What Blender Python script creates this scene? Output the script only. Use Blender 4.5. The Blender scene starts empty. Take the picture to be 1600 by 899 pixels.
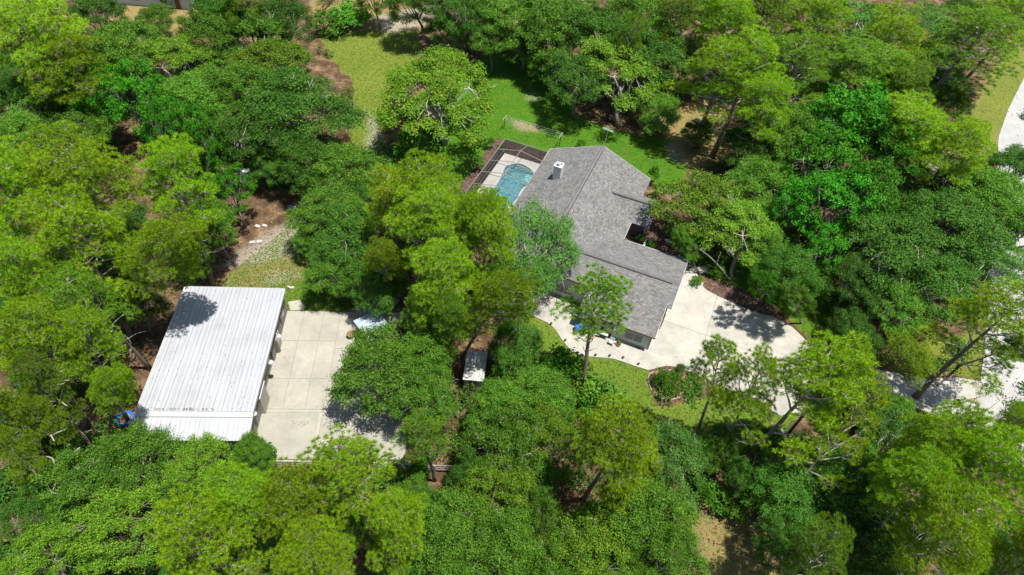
import bpy, bmesh, math, random
import numpy as np
from mathutils import Vector, Matrix, noise as mnoise
rng = np.random.default_rng(7)
random.seed(7)
PI = math.pi
scene = bpy.context.scene
COL = scene.collection

# ------------------------------------------------------------------ camera
FPX, CX, CY, ALT = 1044.0, 800.0, 450.0, 60.0
PITCH, ROLL = math.radians(48.3), math.radians(-5.3)
_f = np.array([0, math.cos(PITCH), -math.sin(PITCH)])
_u0 = np.array([0, math.sin(PITCH), math.cos(PITCH)])
_x0 = np.array([1.0, 0, 0])
_c, _s = math.cos(ROLL), math.sin(ROLL)
_u = _c*_u0 + _s*_x0
_x = _c*_x0 - _s*_u0
cam = bpy.data.cameras.new('camera')
camo = bpy.data.objects.new('camera', cam)
COL.objects.link(camo)
M = Matrix(((_x[0], _u[0], -_f[0], 0), (_x[1], _u[1], -_f[1], 0), (_x[2], _u[2], -_f[2], ALT), (0, 0, 0, 1)))
camo.matrix_world = M
cam.sensor_width = 36
cam.lens = FPX/1600*36
cam.clip_end = 5000
scene.camera = camo

def at(px, py, h=0.0):
    """world point at height h that the photograph shows at this pixel"""
    d = _f + _x*(px-CX)/FPX + _u*(CY-py)/FPX
    return np.array([0, 0, ALT]) + d*((h-ALT)/d[2])

def mpp(px, py, h):
    return float(np.linalg.norm(at(px+1, py, h)-at(px, py, h)))

# ------------------------------------------------------------------ light
SUN = np.array([.235, -.10, .967]); SUN = SUN/np.linalg.norm(SUN)
w = bpy.data.worlds.new('World'); scene.world = w; w.use_nodes = True
nt = w.node_tree
bg = nt.nodes['Background']
sky = nt.nodes.new('ShaderNodeTexSky'); sky.sky_type = 'NISHITA'; sky.sun_disc = False
sky.sun_elevation = math.asin(SUN[2]); sky.sun_rotation = math.atan2(SUN[0], SUN[1])
sky.air_density = 1.0; sky.dust_density = 1.0
nt.links.new(sky.outputs[0], bg.inputs[0]); bg.inputs[1].default_value = 0.088
sl = bpy.data.lights.new('sun', 'SUN'); sl.energy = 5.0; sl.angle = math.radians(.5); sl.color = (1, .96, .89)
so = bpy.data.objects.new('sun', sl); COL.objects.link(so)
so.rotation_euler = Vector(SUN).to_track_quat('Z', 'Y').to_euler(); so.location = (30, -20, 120)
vs = scene.view_settings
vs.view_transform = 'Standard'; vs.look = 'None'; vs.gamma = 1; vs.exposure = 0.55
scene.cycles.max_bounces = 6; scene.cycles.transparent_max_bounces = 6
scene.cycles.diffuse_bounces = 3; scene.cycles.transmission_bounces = 4; scene.cycles.glossy_bounces = 2

# ------------------------------------------------------------------ materials
def newmat(name):
    m = bpy.data.materials.new(name); m.use_nodes = True
    t = m.node_tree; b = t.nodes['Principled BSDF']
    return m, t, b
def N(t, typ, **kw):
    n = t.nodes.new(typ)
    for k, v in kw.items():
        if hasattr(n, k): setattr(n, k, v)
        else: n.inputs[k.replace('_', ' ')].default_value = v
    return n
def ramp(t, src, stops, interp='LINEAR'):
    r = t.nodes.new('ShaderNodeValToRGB'); r.color_ramp.interpolation = interp
    el = r.color_ramp.elements
    while len(el) < len(stops): el.new(.5)
    for e, (p, c) in zip(el, stops):
        e.position = p; e.color = (*c, 1) if len(c) == 3 else c
    t.links.new(src, r.inputs[0]); return r.outputs[0]
def mix(t, a, b, f, mode='MIX'):
    n = t.nodes.new('ShaderNodeMix'); n.data_type = 'RGBA'; n.blend_type = mode
    for i, v in ((0, f), (6, a), (7, b)):
        if isinstance(v, (int, float)): n.inputs[i].default_value = v
        elif isinstance(v, tuple): n.inputs[i].default_value = (*v, 1)
        else: t.links.new(v, n.inputs[i])
    return n.outputs[2]
def noise(t, vec, scale, detail=4, rough=.6, dist=0):
    n = t.nodes.new('ShaderNodeTexNoise'); n.inputs['Scale'].default_value = scale
    n.inputs['Detail'].default_value = detail; n.inputs['Roughness'].default_value = rough
    n.inputs['Distortion'].default_value = dist
    if vec is not None: t.links.new(vec, n.inputs['Vector'])
    return n.outputs['Fac']
def math_(t, op, a, b=None, c=None, clamp=False):
    n = t.nodes.new('ShaderNodeMath'); n.operation = op; n.use_clamp = clamp
    for i, v in enumerate((a, b, c)):
        if v is None: continue
        if isinstance(v, (int, float)): n.inputs[i].default_value = v
        else: t.links.new(v, n.inputs[i])
    return n.outputs[0]
def bump(t, b, h, strength=.3, dist=.05):
    n = t.nodes.new('ShaderNodeBump'); n.inputs['Strength'].default_value = strength
    n.inputs['Distance'].default_value = dist
    t.links.new(h, n.inputs['Height']); t.links.new(n.outputs[0], b.inputs['Normal'])
def objco(t): return t.nodes.new('ShaderNodeTexCoord').outputs['Object']

def simple(name, col, rough=.8, var=.15, scale=6, metal=0, bmp=.15, spec=.3):
    m, t, b = newmat(name)
    co = objco(t)
    n1 = noise(t, co, scale, 5)
    lo = tuple(c*(1-var) for c in col); hi = tuple(min(1, c*(1+var)) for c in col)
    t.links.new(ramp(t, n1, [(.3, lo), (.7, hi)]), b.inputs['Base Color'])
    b.inputs['Roughness'].default_value = rough; b.inputs['Metallic'].default_value = metal
    b.inputs['Specular IOR Level'].default_value = spec
    bump(t, b, noise(t, co, scale*5, 3), bmp, .02)
    return m

def foliage(name, dark, mid, light, odd=None, transl=.35, rough=.5, clump=.55):
    """leaf material: colour differs leaf by leaf, bough by bough, tree by tree"""
    m, t, b = newmat(name)
    geo = t.nodes.new('ShaderNodeNewGeometry'); oi = t.nodes.new('ShaderNodeObjectInfo')
    co = objco(t)
    nz = noise(t, co, clump, 6, .68)
    v = math_(t, 'MULTIPLY', geo.outputs['Random Per Island'], .46)
    v = math_(t, 'ADD', v, math_(t, 'MULTIPLY', nz, .78))
    v = math_(t, 'ADD', v, math_(t, 'MULTIPLY', oi.outputs['Random'], .30))
    v = math_(t, 'SUBTRACT', v, .28)
    st = [(.12, dark), (.45, mid), (.8, light)]
    c = ramp(t, v, st)
    if odd is not None:
        g = math_(t, 'GREATER_THAN', geo.outputs['Random Per Island'], .965)
        c = mix(t, c, odd, g)
    hsv = t.nodes.new('ShaderNodeHueSaturation'); t.links.new(c, hsv.inputs['Color'])
    t.links.new(math_(t, 'ADD', .484, math_(t, 'MULTIPLY', oi.outputs['Random'], .03)), hsv.inputs['Hue'])
    c = hsv.outputs[0]
    t.links.new(c, b.inputs['Base Color'])
    b.inputs['Roughness'].default_value = rough; b.inputs['Specular IOR Level'].default_value = .16
    tr = t.nodes.new('ShaderNodeBsdfTranslucent')
    t.links.new(mix(t, c, (1, 1, .35), .3, 'MULTIPLY'), tr.inputs['Color'])
    ms = t.nodes.new('ShaderNodeMixShader'); ms.inputs[0].default_value = transl
    t.links.new(b.outputs[0], ms.inputs[1]); t.links.new(tr.outputs[0], ms.inputs[2])
    t.links.new(ms.outputs[0], t.nodes['Material Output'].inputs['Surface'])
    return m

MAT = {}
MAT['pine'] = foliage('pine_needles', (.075, .17, .005), (.21, .39, .010), (.40, .61, .020), (.34, .24, .03), .35, .6, .6)
MAT['pine_dark'] = foliage('pine_needles_deep', (.05, .14, .008), (.13, .28, .014), (.27, .45, .028), (.26, .20, .03), .35, .6, .6)
MAT['pine_yellow'] = foliage('pine_needles_yellowing', (.10, .19, .008), (.24, .37, .012), (.42, .54, .02), (.42, .28, .03), .35, .6, .5)
MAT['oak'] = foliage('oak_leaves', (.022, .080, .008), (.075, .20, .016), (.20, .375, .032), (.20, .30, .03), .33, .6, .7)
MAT['oak_bright'] = foliage('bright_oak_leaves', (.035, .10, .008), (.115, .25, .014), (.27, .44, .03), (.30, .30, .06), .35, .6, .7)
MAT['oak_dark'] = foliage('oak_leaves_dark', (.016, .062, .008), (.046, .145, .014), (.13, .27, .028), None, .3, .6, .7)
MAT['maple'] = foliage('maple_leaves', (.018, .11, .006), (.05, .235, .010), (.12, .39, .018), None, .38, .55, .6)
MAT['lime'] = foliage('yellow_green_leaves', (.05, .13, .008), (.115, .26, .012), (.23, .41, .02), (.32, .28, .05), .35, .6, .6)
MAT['grey_oak'] = foliage('grey_green_leaves', (.028, .10, .014), (.07, .20, .024), (.17, .35, .05), (.2, .2, .12), .3, .6, .5)
MAT['under'] = foliage('undergrowth_leaves', (.014, .055, .006), (.04, .12, .010), (.11, .23, .02), (.25, .18, .08), .3, .6, .4)
MAT['bush'] = foliage('bush_leaves', (.02, .09, .006), (.055, .19, .010), (.14, .34, .02), None, .35, .6, .9)

def barkmat(name, a, b_):
    m, t, b = newmat(name); co = objco(t)
    mp = t.nodes.new('ShaderNodeMapping'); mp.inputs['Scale'].default_value = (6, 6, 1.2); t.links.new(co, mp.inputs[0])
    n1 = noise(t, mp.outputs[0], 2, 6, .7)
    t.links.new(ramp(t, n1, [(.3, a), (.7, b_)]), b.inputs['Base Color']); b.inputs['Roughness'].default_value = .9
    bump(t, b, n1, .6, .06); return m
MAT['pine_bark'] = barkmat('pine_bark', (.10, .075, .055), (.26, .20, .16))
MAT['oak_bark'] = barkmat('oak_bark', (.10, .085, .07), (.30, .27, .23))
MAT['pale_bark'] = barkmat('weathered_branch_bark', (.24, .21, .18), (.52, .48, .43))

# ground: woodland floor, lawn, sand, dry grass chosen by a painted attribute
def groundmat():
    m, t, b = newmat('yard_ground'); co = objco(t)
    a = t.nodes.new('ShaderNodeVertexColor'); a.layer_name = 'zones'
    sp = t.nodes.new('ShaderNodeSeparateColor'); t.links.new(a.outputs['Color'], sp.inputs[0])
    fine = noise(t, co, 3.0, 8, .75); med = noise(t, co, .55, 6, .65); big = noise(t, co, .12, 4, .6)
    vfine = noise(t, co, 12, 4, .7)
    def edge(ch, k=.9, w=.10):
        v = math_(t, 'ADD', ch, math_(t, 'MULTIPLY', math_(t, 'SUBTRACT', math_(t, 'ADD', math_(t, 'MULTIPLY', fine, .5), math_(t, 'MULTIPLY', med, .5)), .5), k))
        n = t.nodes.new('ShaderNodeMapRange'); n.inputs[1].default_value = .5-w; n.inputs[2].default_value = .5+w
        n.interpolation_type = 'SMOOTHSTEP'; t.links.new(v, n.inputs[0]); return n.outputs[0]
    straw = ramp(t, med, [(.28, (.055, .036, .021)), (.5, (.15, .098, .058)), (.70, (.36, .255, .15))])
    straw = mix(t, straw, ramp(t, fine, [(.3, (.45, .42, .40)), (.7, (1.25, 1.2, 1.15))]), .8, 'MULTIPLY')
    dry = ramp(t, fine, [(.3, (.15, .13, .045)), (.5, (.27, .21, .09)), (.7, (.38, .28, .14))])
    dry = mix(t, dry, ramp(t, med, [(.35, (.15, .18, .04)), (.6, (.34, .21, .09))]), .45)
    sand = ramp(t, fine, [(.3, (.25, .215, .165)), (.65, (.40, .355, .29))])
    grass_y = ramp(t, fine, [(.3, (.085, .125, .016)), (.5, (.165, .205, .03)), (.72, (.27, .29, .06))])
    grass_g = ramp(t, fine, [(.3, (.030, .095, .008)), (.5, (.065, .170, .012)), (.72, (.12, .235, .02))])
    grass_g = mix(t, grass_g, ramp(t, med, [(.35, (.8, .95, .8)), (.65, (1.25, 1.06, 1.0))]), 1.0, 'MULTIPLY')
    grass = mix(t, grass_y, grass_g, edge(sp.outputs[1], .5, .4))
    c = mix(t, straw, dry, edge(a.outputs['Alpha']))
    c = mix(t, c, grass, edge(sp.outputs[0]))
    c = mix(t, c, sand, edge(sp.outputs[2], .75, .28))
    c = mix(t, c, ramp(t, big, [(.3, (.86, .88, .86)), (.7, (1.1, 1.08, 1.05))]), .8, 'MULTIPLY')
    c = mix(t, c, ramp(t, vfine, [(.25, (.62, .62, .62)), (.75, (1.3, 1.3, 1.3))]), .9, 'MULTIPLY')
    t.links.new(c, b.inputs['Base Color']); b.inputs['Roughness'].default_value = .95
    b.inputs['Specular IOR Level'].default_value = .1
    bump(t, b, math_(t, 'ADD', fine, vfine), .8, .12)
    return m
MAT['ground'] = groundmat()

def concrete(name, lo, hi, stain=(.30, .25, .17), amt=.25):
    m, t, b = newmat(name); co = t.nodes.new('ShaderNodeNewGeometry').outputs['Position']
    n1 = noise(t, co, .35, 6, .65, .4); n2 = noise(t, co, 3, 6, .7); n3 = noise(t, co, .9, 5, .7)
    c = ramp(t, n1, [(.3, lo), (.65, hi)])
    c = mix(t, c, ramp(t, n2, [(.25, (.86, .86, .86)), (.7, (1.05, 1.05, 1.04))]), .9, 'MULTIPLY')
    oi = t.nodes.new('ShaderNodeObjectInfo')
    c = mix(t, c, ramp(t, oi.outputs['Random'], [(0, (.93, .93, .92)), (1, (1.05, 1.04, 1.03))]), 1.0, 'MULTIPLY')
    st = math_(t, 'MULTIPLY', ramp(t, n3, [(.56, (0, 0, 0)), (.75, (1, 1, 1))]), amt)
    c = mix(t, c, stain, st)
    t.links.new(c, b.inputs['Base Color']); b.inputs['Roughness'].default_value = .85
    b.inputs['Specular IOR Level'].default_value = .2
    bump(t, b, n2, .15, .02)
    return m
MAT['slab'] = concrete('yard_concrete', (.29, .28, .24), (.385, .37, .315), (.27, .215, .145), .4)
MAT['slab_edge'] = concrete('pale_concrete_band', (.33, .32, .265), (.41, .39, .32), (.3, .26, .2), .2)
MAT['drive'] = concrete('driveway_concrete', (.30, .29, .26), (.455, .435, .38), (.20, .19, .17), .6)
MAT['road'] = concrete('street_concrete', (.34, .335, .325), (.44, .43, .42), (.25, .24, .24), .3)
MAT['deck'] = concrete('pool_deck_concrete', (.44, .425, .395), (.53, .515, .48), (.4, .38, .34), .2)
MAT['joint'] = simple('joint_filler', (.25, .24, .205), .95)

def shingle():
    m, t, b = newmat('asphalt_shingles')
    uv = t.nodes.new('ShaderNodeUVMap'); uv.uv_map = 'UVMap'
    br = t.nodes.new('ShaderNodeTexBrick'); br.offset = .5; br.squash = 1
    t.links.new(uv.outputs[0], br.inputs['Vector'])
    br.inputs['Scale'].default_value = 1; br.inputs['Brick Width'].default_value = .36; br.inputs['Row Height'].default_value = .24
    br.inputs['Mortar Size'].default_value = .012; br.inputs['Mortar Smooth'].default_value = .1; br.inputs['Bias'].default_value = 0
    br.inputs['Color1'].default_value = (0, 0, 0, 1); br.inputs['Color2'].default_value = (1, 1, 1, 1); br.inputs['Mortar'].default_value = (.2, .2, .2, 1)
    c = ramp(t, br.outputs['Color'], [(0, (.065, .068, .07)), (.25, (.15, .15, .147)), (.42, (.235, .18, .145)), (.6, (.12, .16, .17)), (.8, (.30, .295, .28)), (1, (.18, .205, .217))])
    n1 = noise(t, uv.outputs[0], .5, 4); n2 = noise(t, uv.outputs[0], 7, 3, .7)
    c = mix(t, c, ramp(t, n2, [(.36, (.08, .085, .085)), (.5, (.17, .162, .15)), (.64, (.30, .298, .29))]), .5)
    c = mix(t, c, ramp(t, n1, [(.3, (.80, .80, .81)), (.7, (1.02, 1.01, 1.0))]), 1.0, 'MULTIPLY')
    t.links.new(c, b.inputs['Base Color']); b.inputs['Roughness'].default_value = .9
    b.inputs['Specular IOR Level'].default_value = .2
    bump(t, b, br.outputs['Color'], .5, .02)
    return m
MAT['shingle'] = shingle()
MAT['ridge'] = simple('ridge_shingles', (.155, .155, .152), .9, .3, 4)
MAT['ridge_dark'] = simple('ridge_strip_dark', (.045, .043, .042), .9, .2, 4)
MAT['stucco'] = simple('grey_painted_wall', (.50, .52, .50), .8, .06, 2)
MAT['white_trim'] = simple('white_paint', (.50, .50, .48), .6, .05, 3)
MAT['brown_fascia'] = simple('brown_fascia_paint', (.16, .085, .06), .7, .2, 3)
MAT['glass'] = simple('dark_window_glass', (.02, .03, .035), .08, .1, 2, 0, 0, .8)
MAT['dark'] = simple('dark_metal', (.03, .03, .032), .5, .1)
MAT['galv'] = simple('galvanised_metal', (.55, .57, .58), .45, .12, 5, .4)
MAT['chimney_white'] = simple('white_chimney_paint', (.58, .58, .56), .7, .05, 4)
MAT['brownroof'] = simple('brown_shingles', (.22, .15, .11), .9, .2, 3)
MAT['blue'] = simple('bright_blue_plastic', (.02, .17, .62), .35, .1, 4, 0, .05, .5)
MAT['navy'] = simple('dark_blue_fabric', (.03, .06, .14), .8, .2)
MAT['stain'] = simple('oil_stain', (.17, .135, .10), .7, .3)
MAT['court_shade'] = simple('shade_dark_paving', (.05, .05, .052), .8, .2)  # paving colour darkened to carry the shade of the entry court
MAT['wood'] = simple('weathered_grey_wood', (.33, .30, .27), .85, .3, 5)
MAT['brownwood'] = simple('brown_stained_wood', (.16, .085, .05), .8, .3, 5)
MAT['terracotta'] = simple('terracotta', (.42, .20, .12), .8, .15)
MAT['tan'] = simple('tan_ceramic', (.42, .35, .22), .6, .15)
MAT['olive'] = simple('olive_glazed_tub', (.20, .22, .08), .6, .15)
MAT['block'] = simple('pale_concrete_block', (.44, .41, .38), .9, .1)
MAT['aged_panel'] = simple('lichened_pale_roofing', (.42, .42, .41), .9, .4, 2.5)
MAT['tarp'] = simple('pale_blue_grey_roofing', (.34, .42, .49), .6, .25, 1.0)
MAT['cage'] = simple('bronze_aluminium', (.22, .20, .18), .5, .1)
MAT['rust'] = simple('terracotta_edging', (.34, .12, .06), .9, .35, 4)

def mulch(name, cols):
    m, t, b = newmat(name); co = objco(t)
    v = t.nodes.new('ShaderNodeTexVoronoi'); v.inputs['Scale'].default_value = 9; t.links.new(co, v.inputs['Vector'])
    n1 = noise(t, co, 1.2, 5)
    c = ramp(t, v.outputs['Color'], [(.1, cols[0]), (.5, cols[1]), (.9, cols[2])])
    c = mix(t, c, ramp(t, n1, [(.3, (.6, .6, .6)), (.7, (1.3, 1.25, 1.2))]), 1.0, 'MULTIPLY')
    t.links.new(c, b.inputs['Base Color']); b.inputs['Roughness'].default_value = .95
    bump(t, b, v.outputs['Distance'], .8, .06); return m
MAT['mulch'] = mulch('bark_mulch', ((.09, .035, .02), (.24, .11, .065), (.42, .24, .16)))
MAT['mulch_dark'] = mulch('dark_red_mulch', ((.035, .020, .015), (.09, .052, .040), (.18, .115, .09)))

def barnroof(name, base, stain):
    m, t, b = newmat(name); co = objco(t)
    mp = t.nodes.new('ShaderNodeMapping'); mp.inputs['Scale'].default_value = (2.2, .25, 1); t.links.new(co, mp.inputs[0])
    n1 = noise(t, mp.outputs[0], 1.6, 6, .7); n2 = noise(t, co, .4, 5, .6); n3 = noise(t, co, 6, 5, .7)
    c = mix(t, base, stain, math_(t, 'MULTIPLY', ramp(t, n1, [(.4, (0, 0, 0)), (.75, (1, 1, 1))]), .5))
    sx = t.nodes.new('ShaderNodeSeparateXYZ'); t.links.new(co, sx.inputs[0])
    fr = math_(t, 'FRACT', math_(t, 'DIVIDE', math_(t, 'ADD', sx.outputs[0], 60.9), .4375))
    c = mix(t, c, ramp(t, fr, [(0, (.86, .87, .89)), (.2, (.80, .81, .84)), (.35, (1.04, 1.04, 1.04)), (.8, (1.08, 1.08, 1.08)), (1, (.86, .87, .89))]), .7, 'MULTIPLY')
    c = mix(t, c, ramp(t, n2, [(.3, (.9, .9, .9)), (.7, (1.05, 1.05, 1.06))]), 1.0, 'MULTIPLY')
    c = mix(t, c, (.25, .2, .16), math_(t, 'MULTIPLY', ramp(t, n3, [(.68, (0, 0, 0)), (.74, (1, 1, 1))]), .5))
    t.links.new(c, b.inputs['Base Color']); b.inputs['Roughness'].default_value = .55; b.inputs['Specular IOR Level'].default_value = .3
    return m
MAT['barn_roof'] = barnroof('white_ribbed_steel', (.395, .41, .43), (.30, .30, .305))
MAT['lean_roof'] = barnroof('clean_white_ribbed_steel', (.44, .455, .475), (.36, .37, .38))
MAT['barn_wall'] = simple('taupe_steel_siding', (.21, .20, .175), .6, .06, 2)
MAT['barn_trim'] = simple('light_steel_trim', (.42, .43, .43), .5, .06, 2)
MAT['barn_door'] = simple('tan_steel_door', (.36, .34, .28), .6, .08, 2)

def water():
    m, t, b = newmat('pool_water')
    b.inputs['Base Color'].default_value = (.55, .93, .95, 1); b.inputs['Roughness'].default_value = .03
    b.inputs['Transmission Weight'].default_value = .85; b.inputs['IOR'].default_value = 1.33
    co = objco(t); bump(t, b, noise(t, co, 2, 2), .04, .03); return m
MAT['water'] = water()
MAT['plaster'] = simple('turquoise_pool_plaster', (.010, .25, .33), .6, .08, 1)
def screen():
    m, t, b = newmat('insect_screen')
    b.inputs['Base Color'].default_value = (.02, .02, .022, 1); b.inputs['Roughness'].default_value = .9
    b.inputs['Alpha'].default_value = .58; return m
MAT['screen'] = screen()
def screen2():
    m, t, b = newmat('insect_screen_roof')
    b.inputs['Base Color'].default_value = (.02, .02, .022, 1); b.inputs['Roughness'].default_value = .9
    b.inputs['Alpha'].default_value = .2; return m
MAT['screen_roof'] = screen2()

# ------------------------------------------------------------------ helpers
def link(o, parent=None):
    COL.objects.link(o)
    if parent is not None: o.parent = parent
    return o
def tag(o, label=None, cat=None, group=None, kind=None):
    if label: o['label'] = label
    if cat: o['category'] = cat
    if group: o['group'] = group
    if kind: o['kind'] = kind
    return o
def thing(name, label, cat, loc=(0, 0, 0), rz=0, group=None):
    o = bpy.data.objects.new(name, None); o.empty_display_size = .3
    COL.objects.link(o); o.location = loc; o.rotation_euler = (0, 0, rz)
    return tag(o, label, cat, group)
class MB:
    def __init__(s): s.v = []; s.f = []; s.uv = None
    def add(s, vs, fs):
        b = len(s.v); s.v += [tuple(map(float, v)) for v in vs]; s.f += [tuple(i+b for i in f) for f in fs]; return s
    def box(s, x0, x1, y0, y1, z0, z1):
        return s.add([(x0, y0, z0), (x1, y0, z0), (x1, y1, z0), (x0, y1, z0), (x0, y0, z1), (x1, y0, z1), (x1, y1, z1), (x0, y1, z1)],
                     [(0, 3, 2, 1), (4, 5, 6, 7), (0, 1, 5, 4), (1, 2, 6, 5), (2, 3, 7, 6), (3, 0, 4, 7)])
    def prism(s, poly, z0, z1):
        n = len(poly)
        return s.add([(x, y, z0) for x, y in poly]+[(x, y, z1) for x, y in poly],
                     [tuple(range(n-1, -1, -1)), tuple(range(n, 2*n))]+[(i, (i+1) % n, n+(i+1) % n, n+i) for i in range(n)])
    def tube(s, pts, rad, sides=6, cap=True):
        pts = [np.array(p, float) for p in pts]
        if isinstance(rad, (int, float)): rad = [rad]*len(pts)
        vs = []; n = len(pts)
        for i, p in enumerate(pts):
            d = pts[min(i+1, n-1)]-pts[max(i-1, 0)]; d = d/(np.linalg.norm(d)+1e-9)
            a = np.cross(d, (0, 0, 1)) if abs(d[2]) < .95 else np.cross(d, (1, 0, 0)); a /= np.linalg.norm(a)
            c = np.cross(d, a)
            for k in range(sides):
                t = 2*PI*k/sides; vs.append(p+rad[i]*(a*math.cos(t)+c*math.sin(t)))
        fs = []
        for i in range(n-1):
            for k in range(sides):
                fs.append((i*sides+k, i*sides+(k+1) % sides, (i+1)*sides+(k+1) % sides, (i+1)*sides+k))
        if cap: fs += [tuple(range(sides))[::-1], tuple((n-1)*sides+k for k in range(sides))]
        return s.add(vs, fs)
    def lathe(s, prof, cx=0, cy=0, sides=16):
        vs = []
        for r, z in prof:
            for k in range(sides):
                t = 2*PI*k/sides; vs.append((cx+r*math.cos(t), cy+r*math.sin(t), z))
        fs = []
        for i in range(len(prof)-1):
            for k in range(sides):
                fs.append((i*sides+k, i*sides+(k+1) % sides, (i+1)*sides+(k+1) % sides, (i+1)*sides+k))
        fs += [tuple(range(sides))[::-1], tuple((len(prof)-1)*sides+k for k in range(sides))]
        return s.add(vs, fs)
    def mesh(s, name, mat, smooth=False):
        me = bpy.data.meshes.new(name); me.from_pydata(s.v, [], s.f); me.update()
        me.materials.append(mat if not isinstance(mat, str) else MAT[mat])
        if smooth: me.polygons.foreach_set('use_smooth', [True]*len(me.polygons))
        return me
    def build(s, name, mat, parent=None, smooth=False):
        o = bpy.data.objects.new(name, s.mesh(name, mat, smooth)); return link(o, parent)
def tri_mesh(name, V, F, mat):
    me = bpy.data.meshes.new(name); V = np.asarray(V, np.float32); F = np.asarray(F, np.int32)
    nf, k = F.shape
    me.vertices.add(len(V)); me.vertices.foreach_set('co', V.ravel())
    me.loops.add(nf*k); me.loops.foreach_set('vertex_index', F.ravel())
    me.polygons.add(nf); me.polygons.foreach_set('loop_start', np.arange(0, nf*k, k, dtype=np.int32))
    me.update(calc_edges=True); me.materials.append(MAT[mat]); return me
def smooth_poly(pts, n=6, closed=True):
    P = [np.array(p, float) for p in pts]; out = []; L = len(P)
    for i in range(L if closed else L-1):
        p0, p1, p2, p3 = (P[(i-1) % L], P[i], P[(i+1) % L], P[(i+2) % L]) if closed else (P[max(i-1, 0)], P[i], P[i+1], P[min(i+2, L-1)])
        for k in range(n):
            t = k/n
            out.append(.5*((2*p1)+(-p0+p2)*t+(2*p0-5*p1+4*p2-p3)*t*t+(-p0+3*p1-3*p2+p3)*t**3))
    if not closed: out.append(P[-1])
    return [tuple(p) for p in out]
def ground_pts(pxs, h=0.0): return [tuple(at(x, y, h)[:2]) for x, y in pxs]
def ccw(p):
    a = sum(p[i][0]*p[(i+1) % len(p)][1]-p[(i+1) % len(p)][0]*p[i][1] for i in range(len(p)))
    return p if a > 0 else p[::-1]
def sheet(name, poly, z0, z1, mat, parent=None):
    """a flat slab with any outline, triangulated"""
    poly = ccw(poly); bm = bmesh.new()
    vs = [bm.verts.new((x, y, z1)) for x, y in poly]
    f = bm.faces.new(vs); r = bmesh.ops.extrude_face_region(bm, geom=[f])
    for v in r['geom']:
        if isinstance(v, bmesh.types.BMVert): v.co.z = z0
    f2 = [g for g in bm.faces if len(g.verts) > 4]
    bmesh.ops.triangulate(bm, faces=f2); bmesh.ops.recalc_face_normals(bm, faces=bm.faces)
    me = bpy.data.meshes.new(name); bm.to_mesh(me); bm.free(); me.materials.append(MAT[mat])
    return link(bpy.data.objects.new(name, me), parent)
def clip_poly(poly, a, b, c):
    """keep the side a*x+b*y>=c"""
    out = []
    for i in range(len(poly)):
        p, q = poly[i], poly[(i+1) % len(poly)]
        dp, dq = a*p[0]+b*p[1]-c, a*q[0]+b*q[1]-c
        if dp >= 0: out.append(p)
        if dp*dq < 0:
            t = dp/(dp-dq); out.append((p[0]+t*(q[0]-p[0]), p[1]+t*(q[1]-p[1])))
    return out

# ------------------------------------------------------------------ ground
def inpoly(px, py, poly):
    inside = np.zeros(px.shape, bool); n = len(poly)
    for i in range(n):
        x0, y0 = poly[i]; x1, y1 = poly[(i+1) % n]
        c = ((y0 > py) != (y1 > py)) & (px < (x1-x0)*(py-y0)/((y1-y0) or 1e-9)+x0)
        inside ^= c
    return inside
X0, X1, Y0, Y1, ST = -125., 135., -10., 180., .8
gx = np.arange(X0, X1+.01, ST); gy = np.arange(Y0, Y1+.01, ST)
GX, GY = np.meshgrid(gx, gy); nx, ny = len(gx), len(gy)
PXg = np.stack([GX, GY, np.zeros_like(GX)-ALT], -1)
zz = PXg@_f; ppx = CX+FPX*(PXg@_x)/zz; ppy = CY-FPX*(PXg@_u)/zz
zone = np.zeros((ny, nx, 4))
def paint(ch, poly, val):
    zone[..., ch][inpoly(ppx, ppy, poly)] = val
clearing = [(490, 45), (655, 50), (665, 110), (620, 150), (600, 200), (600, 300), (560, 300), (545, 230), (552, 130), (520, 95)]
lush = [(600, 250), (625, 210), (650, 150), (730, 110), (770, 70), (890, 120), (900, 180), (960, 205), (1040, 215), (1075, 262), (1060, 310), (1010, 280), (940, 245), (880, 290), (790, 290), (740, 320), (600, 300)]
south = [(800, 480), (850, 500), (900, 540), (1010, 570), (1030, 640), (1180, 600), (1260, 640), (1180, 720), (1090, 720), (900, 660), (840, 610)]
east = [(1040, 380), (1100, 330), (1200, 330), (1270, 390), (1350, 500), (1360, 560), (1290, 560), (1210, 480), (1140, 450), (1080, 420)]
yard = [(340, 445), (400, 395), (470, 340), (500, 390), (560, 480), (455, 492), (300, 460)]
verge = [(1600, 20), (1640, 60), (1600, 160), (1560, 230), (1545, 330), (1525, 300), (1530, 230), (1500, 190), (1560, 90)]
for p, g, l in ((clearing, .95, .15), (lush, 1, 1), (south, .9, .45), (east, .8, .7), (yard, .5, .3), (verge, .55, .0), ([(1400, 540), (1470, 540), (1480, 575), (1400, 575)], .7, .1), ([(440, 455), (560, 440), (560, 492), (440, 492)], .9, .5), ([(1400, 540), (1560, 500), (1540, 600), (1400, 575)], .6, .1)):
    paint(0, p, g); paint(1, p, l)
paint(3, verge, .9); paint(3, yard, .9)
paint(3, [(1020, 180), (1130, 150), (1140, 250), (1080, 265), (1045, 240)], 1); paint(0, [(1040, 190), (1120, 180), (1130, 240), (1080, 256), (1050, 232)], .42)
paint(3, [(1070, 800), (1130, 740), (1240, 760), (1240, 920), (1050, 920)], 1)
paint(0, [(1100, 800), (1140, 760), (1190, 790), (1180, 850)], .5)
paint(3, [(480, 0), (680, 0), (660, 55), (500, 60)], .8); paint(3, [(170, -20), (330, -20), (330, 60), (170, 50)], .9)
paint(3, [(350, 425), (470, 405), (470, 420), (380, 450)], 1); paint(0, [(350, 425), (470, 405), (480, 418), (370, 450)], .12)
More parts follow.
